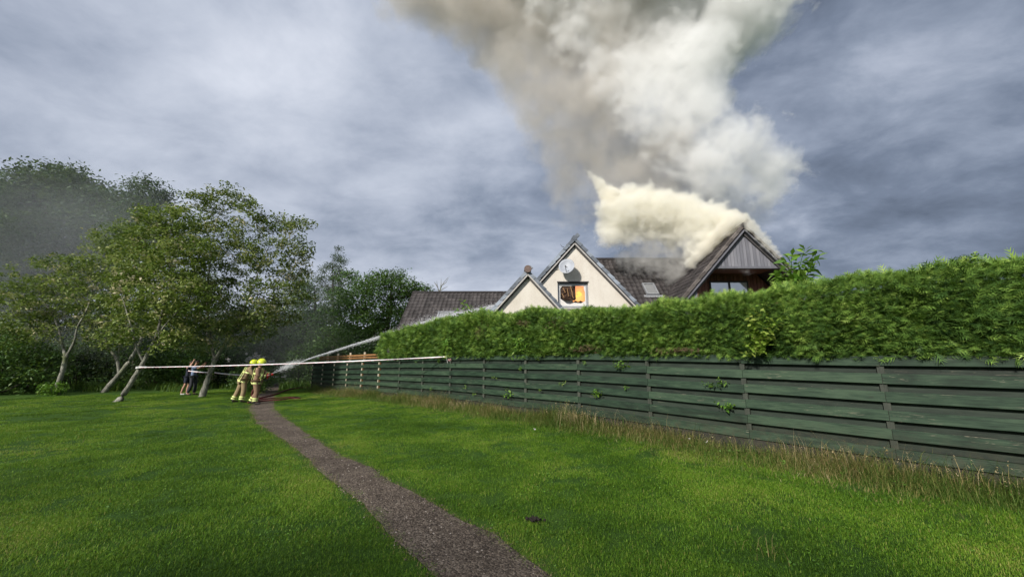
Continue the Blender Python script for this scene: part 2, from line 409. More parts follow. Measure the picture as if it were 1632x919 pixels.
plain('soil', (.02, .016, .012), .95, .3)
plain('sign_white', (.75, .75, .75), .5, .05)
plain('rope', (.05, .05, .05), .7, .1)

# ------------------------------------------------------------------ ground
def build_ground():
    xs = np.concatenate([[-900, -300, -120, -60], np.arange(-40, 20.1, .5), [40, 120, 300, 900]])
    ys = np.concatenate([[-300, -60, -20], np.arange(-8, 34.1, .5), [50, 80, 150, 400, 1500]])
    X, Y = np.meshgrid(xs, ys, indexing='ij'); Z = gz(X, Y) + .012*np.sin(X*.9+.4)*np.cos(Y*.7) * (np.abs(X) < 38) * (Y < 33)
    V = np.stack([X, Y, Z], -1).reshape(-1, 3); n, m = len(xs), len(ys)
    i, j = np.meshgrid(np.arange(n-1), np.arange(m-1), indexing='ij'); a = (i*m+j).ravel()
    F = np.stack([a, a+m, a+m+1, a+1], -1)
    return tag(mesh_obj('lawn', V, F, MATS['lawn'], smooth=True), kind='structure')
build_ground()
def hgt(x, y): return gz(x, y) + .012*np.sin(np.asarray(x)*.9+.4)*np.cos(np.asarray(y)*.7)

PL = [(443,609),(424,617),(408,632),(397,653),(410,675),(447,699),(473,716),(506,747),(539,774),(579,808),(620,844),(657,877),(695,914),(770,985)]
PR = [(455,609),(446,617),(437,632),(436,653),(462,671),(491,692),(535,721),(590,744),(618,768),(668,789),(719,819),(755,838),(800,858),(833,888),(872,916),(985,1000)]
def resample(P, n):
    P = np.array([onG(*p)[:2] for p in P]); s = np.concatenate([[0], np.cumsum(np.hypot(*np.diff(P, axis=0).T))])
    t = np.linspace(0, s[-1], n); return np.stack([np.interp(t, s, P[:, 0]), np.interp(t, s, P[:, 1])], -1)
NPTH = 260
pl, pr = resample(PL, NPTH), resample(PR, NPTH)
_j = rng.normal(0, 1, (NPTH, 2)); _j = np.apply_along_axis(lambda a: np.convolve(a, np.ones(3)/3, 'same'), 0, _j); _j2 = np.apply_along_axis(lambda a: np.convolve(a, np.ones(9)/9, 'same'), 0, rng.normal(0, 1, (NPTH, 2)))
pl = pl + _j*.022+_j2*.045; pr = pr + _j[::-1]*.025-_j2*.045
def build_path():
    V = []; cols = 7
    for i in range(NPTH):
        for c in range(cols):
            t = c/(cols-1); p = pl[i]*(1-t)+pr[i]*t
            V.append((p[0], p[1], float(hgt(p[0], p[1])) + .010 - .006*math.sin(math.pi*t)))
    a = (np.arange(NPTH-1)[:, None]*cols + np.arange(cols-1)[None]).ravel()
    F = np.stack([a, a+1, a+cols+1, a+cols], -1)
    tag(mesh_obj('path', V, F, MATS['path_dirt'], smooth=True), kind='structure')
    # loose gravel
    n = 22000
    i = (rng.random(n)**.62*(NPTH-1)).astype(int); i = np.clip(i, 0, NPTH-2)
    t = rng.beta(.8, .8, n)*1.06-.03; P = pl[i]*(1-t)[:, None]+pr[i]*t[:, None] + rng.normal(0, .03, (n, 2))
    base = np.array([(1,0,0),(-.5,.87,0),(-.5,-.87,0),(0,0,.75),(.2,.1,-.5)], float)
    fc = np.array([(0,1,3),(1,2,3),(2,0,3)])
    s = .003 + .013*rng.random(n)**4; ang = rng.random(n)*6.28
    ca, sa = np.cos(ang), np.sin(ang); B = base[None, :4]*np.array([1, 1, 1]) * s[:, None, None] * (0.7+.6*rng.random((n, 4, 1)))
    X = B[..., 0]*ca[:, None]-B[..., 1]*sa[:, None]+P[:, :1]; Y = B[..., 0]*sa[:, None]+B[..., 1]*ca[:, None]+P[:, 1:]
    Z = B[..., 2] + hgt(P[:, 0], P[:, 1])[:, None] + .006
    V = np.stack([X, Y, Z], -1).reshape(-1, 3); F = (fc[None]+4*np.arange(n)[:, None, None]).reshape(-1, 3)
    tn = rng.random(n)**1.4
    tag(mesh_obj('gravel', V, F, MATS['stone'], attrs={'tint': np.repeat(tn, 4)}), kind='stuff')
build_path()
_pc = (pl+pr)/2; _pw = np.hypot(*(pl-pr).T)/2
def path_dist(P):                       # signed distance beyond the path edge
    o = np.empty(len(P))
    for s in range(0, len(P), 20000):
        q = P[s:s+20000]; d = np.hypot(q[:, None, 0]-_pc[None, :, 0], q[:, None, 1]-_pc[None, :, 1])
        o[s:s+20000] = (d-_pw[None]*.92).min(1)
    return o

def instancer(name, P, scale, rot, srcs, kind='stuff'):
    """one object: points carrying copies of small tufts through geometry nodes"""
    me = bpy.data.meshes.new(name); me.vertices.add(len(P)); me.vertices.foreach_set('co', np.asarray(P, np.float32).ravel()); me.update()
    for nm, vals in (('sc', scale), ('rz', rot)):
        a = me.attributes.new(nm, 'FLOAT', 'POINT'); a.data.foreach_set('value', np.asarray(vals, np.float32))
    a = me.attributes.new('pick', 'INT', 'POINT'); a.data.foreach_set('value', rng.integers(0, len(srcs), len(P)).astype(np.int32))
    o = bpy.data.objects.new(name, me); C.objects.link(o); tag(o, kind=kind)
    ng = bpy.data.node_groups.new(name, 'GeometryNodeTree')
    ng.interface.new_socket('Geometry', in_out='INPUT', socket_type='NodeSocketGeometry')
    ng.interface.new_socket('Geometry', in_out='OUTPUT', socket_type='NodeSocketGeometry')
    N, L = ng.nodes, ng.links
    gi, go = N.new('NodeGroupInput'), N.new('NodeGroupOutput')
    gti = N.new('GeometryNodeGeometryToInstance')
    for s in reversed(srcs):
        oi = N.new('GeometryNodeObjectInfo'); oi.inputs['Object'].default_value = s; oi.inputs['As Instance'].default_value = True
        L.new(oi.outputs['Geometry'], gti.inputs[0])
    iop = N.new('GeometryNodeInstanceOnPoints'); iop.inputs['Pick Instance'].default_value = True
    def attr(nm, t):
        a = N.new('GeometryNodeInputNamedAttribute'); a.data_type = t; a.inputs[0].default_value = nm; return a.outputs[0]
    L.new(gi.outputs[0], iop.inputs['Points']); L.new(gti.outputs[0], iop.inputs['Instance'])
    L.new(attr('pick', 'INT'), iop.inputs['Instance Index'])
    cx = N.new('ShaderNodeCombineXYZ'); L.new(attr('rz', 'FLOAT'), cx.inputs[2]); L.new(cx.outputs[0], iop.inputs['Rotation'])
    L.new(attr('sc', 'FLOAT'), iop.inputs['Scale']); L.new(iop.outputs[0], go.inputs[0])
    md = o.modifiers.new('tufts', 'NODES'); md.node_group = ng
    return o

def blades(base, h, lean, width, tint, curl=.35):
    """grass blades: 5-vertex tapered strips; base (n,3)"""
    n = len(base); ang = rng.random(n)*2*math.pi; d = np.stack([np.cos(ang), np.sin(ang)], -1)
    sd = np.stack([-d[:, 1], d[:, 0]], -1); wv = sd*width[:, None]/2
    l1 = d*(h*lean*.35)[:, None]; l2 = d*(h*lean)[:, None]
    z1 = h*.6; z2 = h*(1-curl*lean)
    V = np.zeros((n, 5, 3))
    V[:, 0, :2] = base[:, :2]-wv; V[:, 1, :2] = base[:, :2]+wv
    V[:, 2, :2] = base[:, :2]+l1-wv*.75; V[:, 3, :2] = base[:, :2]+l1+wv*.75; V[:, 4, :2] = base[:, :2]+l2
    V[:, :2, 2] = base[:, 2:3]; V[:, 2:4, 2] = (base[:, 2]+z1)[:, None]; V[:, 4, 2] = base[:, 2]+z2
    f = np.array([(0,1,3),(0,3,2),(2,3,4)]); F = (f[None]+5*np.arange(n)[:, None, None]).reshape(-1, 3)
    return V.reshape(-1, 3), F, np.repeat(tint, 5)

def leaf_quads(c, size, tint, aspect=.45, up=.6, fold=.18, dirs=None):
    """diamond leaves, one folded quad each"""
    n = len(c)
    nr = rng.normal(0, 1, (n, 3)); nr[:, 2] = np.abs(nr[:, 2])+up; nr /= np.linalg.norm(nr, axis=1)[:, None]
    d = rng.normal(0, 1, (n, 3)) if dirs is None else dirs + rng.normal(0, .25, (n, 3))
    d -= nr*(d*nr).sum(1)[:, None]; d /= np.linalg.norm(d, axis=1)[:, None]+1e-9
    s = np.cross(nr, d); L = size[:, None]
    V = np.stack([c-d*L*.5, c+s*L*aspect*.5+nr*L*fold*.5, c+d*L*.5, c-s*L*aspect*.5+nr*L*fold*.5], 1)
    F = np.arange(n*4).reshape(-1, 4)
    return V.reshape(-1, 3), F, np.repeat(tint, 4)
def src_obj(name, V, F, m, tint):
    return bpy.data.objects.new(name, fast_mesh(name, V, F, MATS[m], attrs={'tint': tint}))
def build_grass():
    srcs = []
    for k in range(4):
        n = 230; b = np.zeros((n, 3)); b[:, :2] = rng.normal(0, .075, (n, 2))
        h = rng.uniform(.014, .036, n)*(1+.6*(rng.random(n) < .05))
        V, F, t = blades(b, h, rng.uniform(.2, 1.2, n), rng.uniform(.0022, .0042, n), np.clip(rng.normal(.44, .20, n), 0, .95)+(rng.random(n) < .03)*.3)
        srcs.append(src_obj('grass_tuft', V, F, 'grass_blade', t))
    r = []; 
    for (r0, r1, dens) in ((1.2, 4, 85), (4, 7, 62), (7, 11, 36), (11, 17, 17), (17, 30, 7)):
        A = math.pi*(r1**2-r0**2)*(150/360); n = int(A*dens)
        rad = np.sqrt(rng.uniform(r0**2, r1**2, n)); th = rng.uniform(R(-75), R(75), n)
        r.append(np.stack([np.sin(th)*rad, np.cos(th)*rad, rad], -1))
    P = np.concatenate(r); rad = P[:, 2]
    pd = path_dist(P[:, :2]); fo = (P[:, 0]-FP0[0])*FN[0]+(P[:, 1]-FP0[1])*FN[1]
    creep = .055*np.sin(P[:, 0]*7+1)*np.cos(P[:, 1]*5.3)+.05*np.sin(P[:, 0]*19+P[:, 1]*13)+.03*np.sin(P[:, 1]*37-P[:, 0]*29)
    keep = (pd > creep-.03+rng.normal(0, .025, len(P))) & (fo > .05)
    P = P[keep]; rad = rad[keep]; pd = pd[keep]; Z = hgt(P[:, 0], P[:, 1]) - .004
    sc_ = np.interp(rad, [0, 6, 12, 28], [1, 1.05, 1.25, 1.8])*rng.uniform(.8, 1.25, len(P))*np.interp(pd, [0, .15], [.8, 1])
    instancer('grass', np.stack([P[:, 0], P[:, 1], Z], -1), sc_, rng.random(len(P))*6.28, srcs)
    print('grass tufts', len(P))
    # dry worn fringe along both edges of the path
    n = 16000; i = (rng.random(n)**.8*(NPTH-1)).astype(int); sd = rng.random(n) < .5; e = np.where(sd[:, None], pl[i], pr[i]); dv = np.where(sd[:, None], pl[i]-pr[i], pr[i]-pl[i]); dv /= np.linalg.norm(dv, axis=1)[:, None]
    b = np.zeros((n, 3)); b[:, :2] = e+dv*rng.normal(.01, .05, n)[:, None]+rng.normal(0, .02, (n, 2)); b[:, 2] = hgt(b[:, 0], b[:, 1])
    V, F, t = blades(b, rng.uniform(.01, .035, n), rng.uniform(.5, 2.2, n), rng.uniform(.002, .0045, n), np.clip(rng.normal(.45, .22, n), 0, .9))
    tag(mesh_obj('dry_fringe', V, F, MATS['rough_blade'], attrs={'tint': t}), kind='stuff')
    # patches of clover and flat weeds in the turf
    n = 15000; pc = rng.uniform([-12, 2.0], [7, 14], (260, 2)); b = pc[rng.integers(0, 260, n)]+rng.normal(0, .22, (n, 2))
    fo = (b[:, 0]-FP0[0])*FN[0]+(b[:, 1]-FP0[1])*FN[1]; b = b[(path_dist(b) > .02) & (fo > .15)]; n = len(b)
    c = np.zeros((n, 3)); c[:, :2] = b; c[:, 2] = hgt(b[:, 0], b[:, 1])+rng.uniform(.012, .034, n)
    V, F, t = leaf_quads(c, rng.uniform(.012, .030, n), np.clip(rng.normal(.35, .25, n), 0, 1), .8, 1.6)
    tag(mesh_obj('clover', V, F, MATS['bush_leaf'], attrs={'tint': t}), kind='stuff')
    # straggling seed stalks left of the path and scattered in the lawn
    n = 420
    i = rng.integers(60, 235, n); b = np.zeros((n, 3)); b[:, :2] = pl[i] + (pl[i]-pr[i])*rng.exponential(.28, n)[:, None] + rng.normal(0, .05, (n, 2))
    q = onG(780, 860); m2 = 30; c = np.zeros((m2, 3)); c[:, :2] = np.array(onG(1225, 885)[:2])+rng.normal(0, .09, (m2, 2)); b = np.concatenate([b, c])
    c = np.zeros((14, 3)); c[:, :2] = np.array(onG(12, 690)[:2])+rng.normal(0, .25, (14, 2)); b = np.concatenate([b, c])
    n = len(b); b[:, 2] = hgt(b[:, 0], b[:, 1])
    V, F, t = blades(b, rng.uniform(.08, .22, n), rng.uniform(.3, 1.0, n), rng.uniform(.002, .004, n), rng.uniform(.55, 1.0, n)-.25)
    tag(mesh_obj('grass_stalks', V, F, MATS['rough_blade'], attrs={'tint': t}), kind='stuff')
build_grass()

def build_rough():
    # rough grass and straw along the foot of the fence
    n = 120000
    k = rng.uniform(-2.2, 13.5, n); w_ = np.interp(k, [-2, 0, 3, 6, 9, 14], [.85, .75, .6, .5, .45, .5])
    off = .04+np.abs(rng.normal(0, .75, n))*w_*1.15
    # patchy: thin out by noise on k
    pat = .5+.5*np.sin(k*3.1+1.0)*np.sin(k*1.27+off*2.0); keep = rng.random(n) < .35+.65*pat
    k, off = k[keep], off[keep]; n = len(k)
    b = np.zeros((n, 3)); b[:, :2] = FP0+FST*k[:, None]+FN*off[:, None]; b[:, 2] = hgt(b[:, 0], b[:, 1])-.01
    tall = np.clip(1.25-off*.95, .18, 1.15)
    h = rng.gamma(4, .047, n)*tall*1.15*(.7+.6*pat[keep])+.03
    patch = .5+.5*np.sin(k*2.3)*np.cos(k*.9+.5)
    tint = np.clip(rng.normal(.22, .15, n)+.46*patch*(rng.random(n) < .5)+.20*(h > .28)*rng.random(n), 0, 1)
    V, F, t = blades(b, h, rng.uniform(.3, 1.5, n), rng.uniform(.002, .006, n), tint, .25)
    # clumps of tall straw with drooping seed heads
    Vs, Fs, Ts = [V], [F], [t]; base = len(V)
    spots = [(3.0, .35, 60, .62, .95), (2.85, .28, 40, .55, .9), (-.55, .25, 26, .5, .8), (-.2, .2, 22, .45, .8), (-1.0, .3, 26, .45, .7), (.35, .2, 22, .42, .8), (.9, .25, 16, .38, .7),
             (1.4, .3, 16, .35, .6), (5.5, .3, 60, .34, .85), (6.2, .35, 60, .3, .8), (6.9, .3, 40, .3, .8), (4.6, .3, 30, .3, .7), (9.6, .3, 40, .42, .6), (10.6, .3, 40, .45, .3), (8.4, .3, 30, .3, .8), (-1.5, .3, 26, .5, .7)]
    for kk, oo, m, hh, ti in spots:
        k2 = rng.normal(kk, .13, m); o2 = np.abs(rng.normal(oo, .12, m))+.04
        b = np.zeros((m, 3)); b[:, :2] = FP0+FST*k2[:, None]+FN*o2[:, None]; b[:, 2] = hgt(b[:, 0], b[:, 1])
        h = rng.uniform(.5, 1.05, m)*hh
        V, F, t = blades(b, h, rng.uniform(.1, .75, m), rng.uniform(.004, .008, m), np.clip(rng.normal(ti, .1, m), 0, 1))
        Vs.append(V); Fs.append(F+base); Ts.append(t); base += len(V)
        tips = V.reshape(-1, 5, 3)[:, 4]; 
        for rep in range(5):
            q = tips + rng.normal(0, .006, tips.shape); q[:, 2] -= rep*.018; ar = .010
            tri = np.stack([q, q+rng.normal(0, ar, q.shape), q+rng.normal(0, ar, q.shape)], 1)
            Vs.append(tri.reshape(-1, 3)); Fs.append(np.arange(len(q)*3).reshape(-1, 3)+base); Ts.append(np.repeat(np.clip(rng.normal(.85, .08, len(q)), 0, 1), 3)); base += len(q)*3
    tag(mesh_obj('rough_grass', np.concatenate(Vs), np.concatenate(Fs), MATS['rough_blade'], attrs={'tint': np.concatenate(Ts)}), kind='stuff')
    # docks and broad leafed weeds, low down
    m = 2600; k = rng.uniform(-2, 9, m); off = np.abs(rng.normal(.25, .28, m))+.05
    c = np.zeros((m, 3)); c[:, :2] = FP0+FST*k[:, None]+FN*off[:, None]; c[:, 2] = hgt(c[:, 0], c[:, 1])+rng.uniform(.01, .14, m)
    V, F, t = leaf_quads(c, rng.uniform(.02, .055, m), np.clip(rng.normal(.35, .2, m), 0, 1))
    tag(mesh_obj('weeds', V, F, MATS['bush_leaf'], attrs={'tint': t}), kind='stuff')

build_rough()

# ------------------------------------------------------------------ fence
def build_fence():
    root = empty('board_fence', fpt(0), 0, label='long dark green stained horizontal board fence under the clipped hedge', cat='fence')
    ang = math.atan2(FST[1], FST[0])
    def bd(name, L, H, T, m, ch=.004):
        V = []; x, y, z = L/2, T/2, H/2
        prof = [(-y, -z+ch), (-y+ch, -z), (y-ch, -z), (y, -z+ch), (y, z-ch), (y-ch, z), (-y+ch, z), (-y, z-ch)]
        V = [(-x, a, b) for a, b in prof]+[(x, a, b) for a, b in prof]
        F = [tuple(range(8)), tuple(range(15, 7, -1))]+[(i, 8+i, 8+(i+1) % 8, (i+1) % 8) for i in range(8)]
        return fast_mesh(name, V, F, MATS[m])
    front = bd('board', FL-.006, .150, .022, 'green_board'); back = bd('back_board', FL-.008, .150, .020, 'green_back_board')
    gravel = bd('gravel_board', FL-.01, .26, .03, 'gravel_board')
    postm = bd('post', 1.95, .085, .055, 'post_wood'); postp = bd('post', 1.95, .085, .055, 'orange_wood'); blk = bd('spacer_block', .11, .07, .04, 'pale_wood')
    def put(name, me, loc, rot):
        o = link(name, me, root); o.location = loc; o.rotation_euler = rot; return o
    K0, K1 = -3, 14
    def top(k): return float(gz(*fpt(k)[:2]))+1.735
    for k in range(K0, K1):
        a, b = fpt(k), fpt(k+1); mid = (a+b)/2; za, zb = top(k), top(k+1)
        tl = math.atan2(zb-za, FL)
        for i in range(6):
            jz = random.uniform(-.008, .008); jr = random.uniform(-.003, .003)
            zc = (za+zb)/2-.075-i*.265+jz
            q = Vector((mid.x+FN[0]*.041, mid.y+FN[1]*.041, zc))
            put('board', front, q, (random.uniform(-.02, .02), -tl+jr, ang))
            if i < 5:
                q = Vector((mid.x-FN[0]*.040, mid.y-FN[1]*.040, zc-.1325))
                put('back_board', back, q, (0, -tl, ang))
        q = Vector((mid.x+FN[0]*.01, mid.y+FN[1]*.01, (za+zb)/2-1.475-.13-.005))
        put('gravel_board', gravel, q, (0, -tl, ang))
    for k in range(K0, K1+1):
        p = fpt(k); zt = top(k)-.02
        put('post', postp if k in (9, 10) else postm, (p.x, p.y, zt-.975), (0, math.pi/2, ang))
        if k >= 9:
            for i in range(5):
                put('spacer_block', blk, (p.x+FN[0]*.052, p.y+FN[1]*.052, top(k)-.15-.0575-i*.265), (0, math.pi/2, ang))
build_fence()

def build_orange():
    root = empty('rail_fence', fpt(11, -.35), 0, label='bare orange timber rails and posts rising above the far end of the green fence', cat='fence')
    ang = math.atan2(FST[1], FST[0]); o_ = -.30
    for zz in (1.93, 2.06):
        MB().bar(fpt(8.7, o_, zz), fpt(14, o_, zz-.06), .03, .08).build('rail', MATS['orange_wood'], root)
    for k in (8.85, 9.5, 10.4, 11.4, 12.4, 13.3):
        MB().bar(fpt(k, o_-.07, 0), fpt(k, o_-.07, 2.20), .09, .09, up=(0, 1, 0)).build('post', MATS['pale_wood' if k > 10 else 'orange_wood'], root)
build_orange()

# ------------------------------------------------------------------ hedge
HT = [(560,548),(601,536),(612,532),(647,523),(686,515),(710,508),(732,504),(777,497),(813,503),(840,497),(861,491),(898,496),(935,494),(971,491),(1010,489),(1050,480),(1100,482),(1120,474),(1172,463),(1230,461),(1287,451),(1335,444),(1421,427),(1520,418),(1632,410),(1800,404)]
def hedge_top():
    ks, zs = [], []
    for px, py in HT:
        r = ray(px, py); o = FP0+FN*(-.25)
        # intersect with the vertical plane along the fence, a little behind it
        t = (o@FN)/(r[:2]@FN); P = r*t
        ks.append(((P[:2]-FP0)@FD)/FL); zs.append(EYE+P[2])
    i = np.argsort(ks); return np.array(ks)[i], np.array(zs)[i]
HK, HZ = hedge_top()
print('hedge heights', np.round(HK, 1), np.round(HZ, 2))
def build_hedge():
    k1 = 9.05; k0 = -3.2
    root = empty('hedge', fpt(3, -.8), 0, label='long clipped bright green cypress hedge rising above the dark fence', cat='hedge')
    def ztop(k): return np.interp(k, HK, HZ)-np.interp(k, [-3, 4, 9], [.14, .12, .17])
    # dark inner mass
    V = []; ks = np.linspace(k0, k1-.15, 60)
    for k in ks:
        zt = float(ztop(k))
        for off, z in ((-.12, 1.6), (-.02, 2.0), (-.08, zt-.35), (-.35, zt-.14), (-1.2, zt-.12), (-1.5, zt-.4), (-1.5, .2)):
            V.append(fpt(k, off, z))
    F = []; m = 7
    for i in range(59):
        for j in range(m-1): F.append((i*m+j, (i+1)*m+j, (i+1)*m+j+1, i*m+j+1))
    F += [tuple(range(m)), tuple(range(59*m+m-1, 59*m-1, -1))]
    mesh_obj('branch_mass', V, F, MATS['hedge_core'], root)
    # cypress sprays on front, top and end face
    n = 125000
    # denser near the camera
    u = rng.random(n); k = k1-(k1-k0)*u**.72
    side = rng.random(n); zt = ztop(k)+.04+.035*np.sin(k*5.1)+.025*np.sin(k*11.3+1)
    z0 = gz(*(FP0+FST*k[:, None]).T)+1.70
    off = np.zeros(n); z = np.zeros(n); outv = np.zeros((n, 3))
    A = side < .80
    zz = z0+(zt-z0)*rng.random(n)**.93
    bulge = .06*np.sin((zz-z0)/(zt-z0)*math.pi)+.03*np.sin(k*4.2+zz*3)+.025*np.sin(k*9.7-zz*5)
    off[A] = (.06+bulge-np.abs(rng.normal(0, .07, n)))[A]; z[A] = zz[A]
    # round the top shoulder
    hi = np.clip((zz-(zt-.25))/.25, 0, 1); off[A] -= (.16*hi**2)[A]
    outv[:, :2] = FN; outv[:, 2] = .15+.5*hi
    B = ~A & (side < .96)
    off[B] = -rng.random(n)[B]*1.4; z[B] = (zt+.03-np.abs(rng.normal(0, .05, n)))[B]; outv[B] = (0, 0, 1)
    outv[B, :2] += FN*.3
    E_ = side >= .96
    off[E_] = -rng.random(n)[E_]*1.4; z[E_] = zz[E_]; k[E_] = k1-.05+np.abs(rng.normal(0, .03, n))[E_]
    zt9 = ztop(k[E_]); z[E_] = z0[E_]+(zt9-z0[E_])*rng.random(E_.sum()); outv[E_] = (FD[0], FD[1], .2)
    c = np.zeros((n, 3)); c[:, :2] = FP0+FST*k[:, None]+FN*off[:, None]; c[:, 2] = z
    # spray direction: outwards with a sweep towards the camera side
    d = outv*.75+rng.normal(0, .42, (n, 3)); d[:, 2] += .12; d[:, :2] -= FD*rng.normal(.25, .5, n)[:, None]
    d /= np.linalg.norm(d, axis=1)[:, None]
    nr = rng.normal(0, .45, (n, 3)); nr[:, 2] += .75; nr[:, :2] += FN*.65; nr -= d*(nr*d).sum(1)[:, None]; nr /= np.linalg.norm(nr, axis=1)[:, None]
    s = np.cross(nr, d)
    L = np.where(rng.random(n) < .2, rng.uniform(.14, .27, n), rng.uniform(.06, .16, n))*np.interp(k, [0, 9], [.85, 1.35])
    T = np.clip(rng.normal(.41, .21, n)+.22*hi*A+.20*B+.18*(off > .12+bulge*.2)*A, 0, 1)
    # a frond: seven slim triangles off a midrib
    parts = [(0, 0, 1.0, 0), (.10, 1, .52, .55), (.10, -1, .52, .55), (.32, 1, .48, .6), (.32, -1, .48, .6), (.55, 1, .36, .6), (.55, -1, .36, .6)]
    Vs = []; 
    for st, sg, ln, sp in parts:
        ax = d if sg == 0 else d*.80+s*sg*sp
        b = c+d*(L*st)[:, None]; wd = L*.075*(1.1 if sg else 1.0)
        wv = (s if sg == 0 else (s*.8-d*sg*.55))*wd[:, None]
        tip = b+ax*(L*ln)[:, None]; tip[:, 2] -= L*.10*ln
        Vs.append(np.stack([b-wv*.5, b+wv*.5, tip], 1))
    V = np.stack(Vs, 1).reshape(-1, 3); F = np.arange(len(V)).reshape(-1, 3)
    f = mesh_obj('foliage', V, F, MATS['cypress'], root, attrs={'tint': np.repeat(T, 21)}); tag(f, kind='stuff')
    # long unclipped shoots
    for px, py, kk in ((1545, 412, None), (1335, 440, None), (861, 487, None), (777, 492, None), (1235, 455, None), (1060, 474, None)):
        pass
    # brown dead hollows
    m = 700; cs = []
    for px, py, sx, sz in ((885, 520, .28, .07), (765, 527, .2, .12), (1075, 558, .3, .03), (930, 556, .3, .04), (830, 515, .15, .05)):
        r = ray(px, py); o = FP0+FN*.17; t = (o@FN)/(r[:2]@FN); P = r*t; P[2] += EYE
        mm = 170; q = P+np.concatenate([FD*1.0, [0]])*rng.normal(0, sx, mm)[:, None]; q[:, 2] += rng.normal(0, sz, mm); q[:, :2] += FN*rng.normal(0, .02, mm)[:, None]; cs.append(q)
    c = np.concatenate(cs); V, F, t = leaf_quads(c, rng.uniform(.05, .13, len(c)), rng.random(len(c)), .12, .2)
    tag(mesh_obj('dead_twigs', V, F, MATS['dead_twig'], root, attrs={'tint': t}), kind='stuff')
build_hedge()

# ------------------------------------------------------------------ leafy plants
def on_fence(px, py, off=.1):
    r = ray(px, py); o = FP0+FN*off; t = (o@FN)/(r[:2]@FN); P = r*t; P[2] += EYE; return Vector(P)
def plant(name, label, cat, stems, m='bush_leaf', leaf=.09, per=14, group=None, aspect=.4, droop=.3, side=1.0, stem_r=.006, tilt=.5):
    """a plant with bent stems and pairs of leaves; stems: list of (base, tip)"""
    root = empty(name, stems[0][0], 0, label=label, cat=cat, group=group)
    st = MB(); C_, D_ = [], []
    for b, t in stems:
        b = Vector(b); t = Vector(t); L = (t-b).length; mid = (b+t)/2+Vector((random.uniform(-.1, .1), random.uniform(-.1, .1), .08))*L
        pts = [b.lerp(mid, i/3)*(1-i/6)+mid.lerp(t, i/3)*(i/6) if False else (b*(1-i/6)**2+mid*2*(i/6)*(1-i/6)+t*(i/6)**2) for i in range(7)]
        st.tube(pts, [stem_r*(1-.7*i/6) for i in range(7)], 5)
        for j in range(per):
            f = .2+.8*j/(per-1); p = b*(1-f)**2+mid*2*f*(1-f)+t*f*f
            a = j*2.4+random.random(); axis = (t-b).normalized()
            sd = axis.orthogonal().normalized(); sd = Quaternion(axis, a) @ sd
            d = (sd*side+axis*.35+Vector((0, 0, -droop))).normalized(); ll = leaf*random.uniform(.7, 1.2)*(1-.35*f)
            C_.append(p+d*ll*.5); D_.append(list(d)+[ll])
    D = np.array(D_); c = np.array(C_)
    V, F, tt = leaf_quads(c, D[:, 3], np.clip(rng.normal(.55, .25, len(c)), 0, 1), aspect, tilt, .15, D[:, :3])
    st.build('stem', MATS['bush_leaf' if m != 'yellow_leaf' else 'yellow_leaf'], root)
    lv = mesh_obj('leaves', V, F, MATS[m], root, attrs={'tint': tt})
    return root
def spray_stems(px, py, n, rpx, off=.1, up=1.0, depth=.06):
    """stems fanning out around a spot of the fence/hedge face"""
    c = on_fence(px, py, off); sc_ = (c.y/F_PX)
    out_ = []
    for i in range(n):
        a = random.uniform(-2.6, 2.6)*.6+math.pi/2; r = rpx*sc_*random.uniform(.6, 1.1)
        d = Vector((FD[0], FD[1], 0))*(-math.cos(a)*r)+Vector((0, 0, math.sin(a)*r*up))
        out_.append((c+Vector((0, 0, -r*.2)), c+d+Vector((FN[0], FN[1], 0))*random.uniform(0, depth)))
    return out_
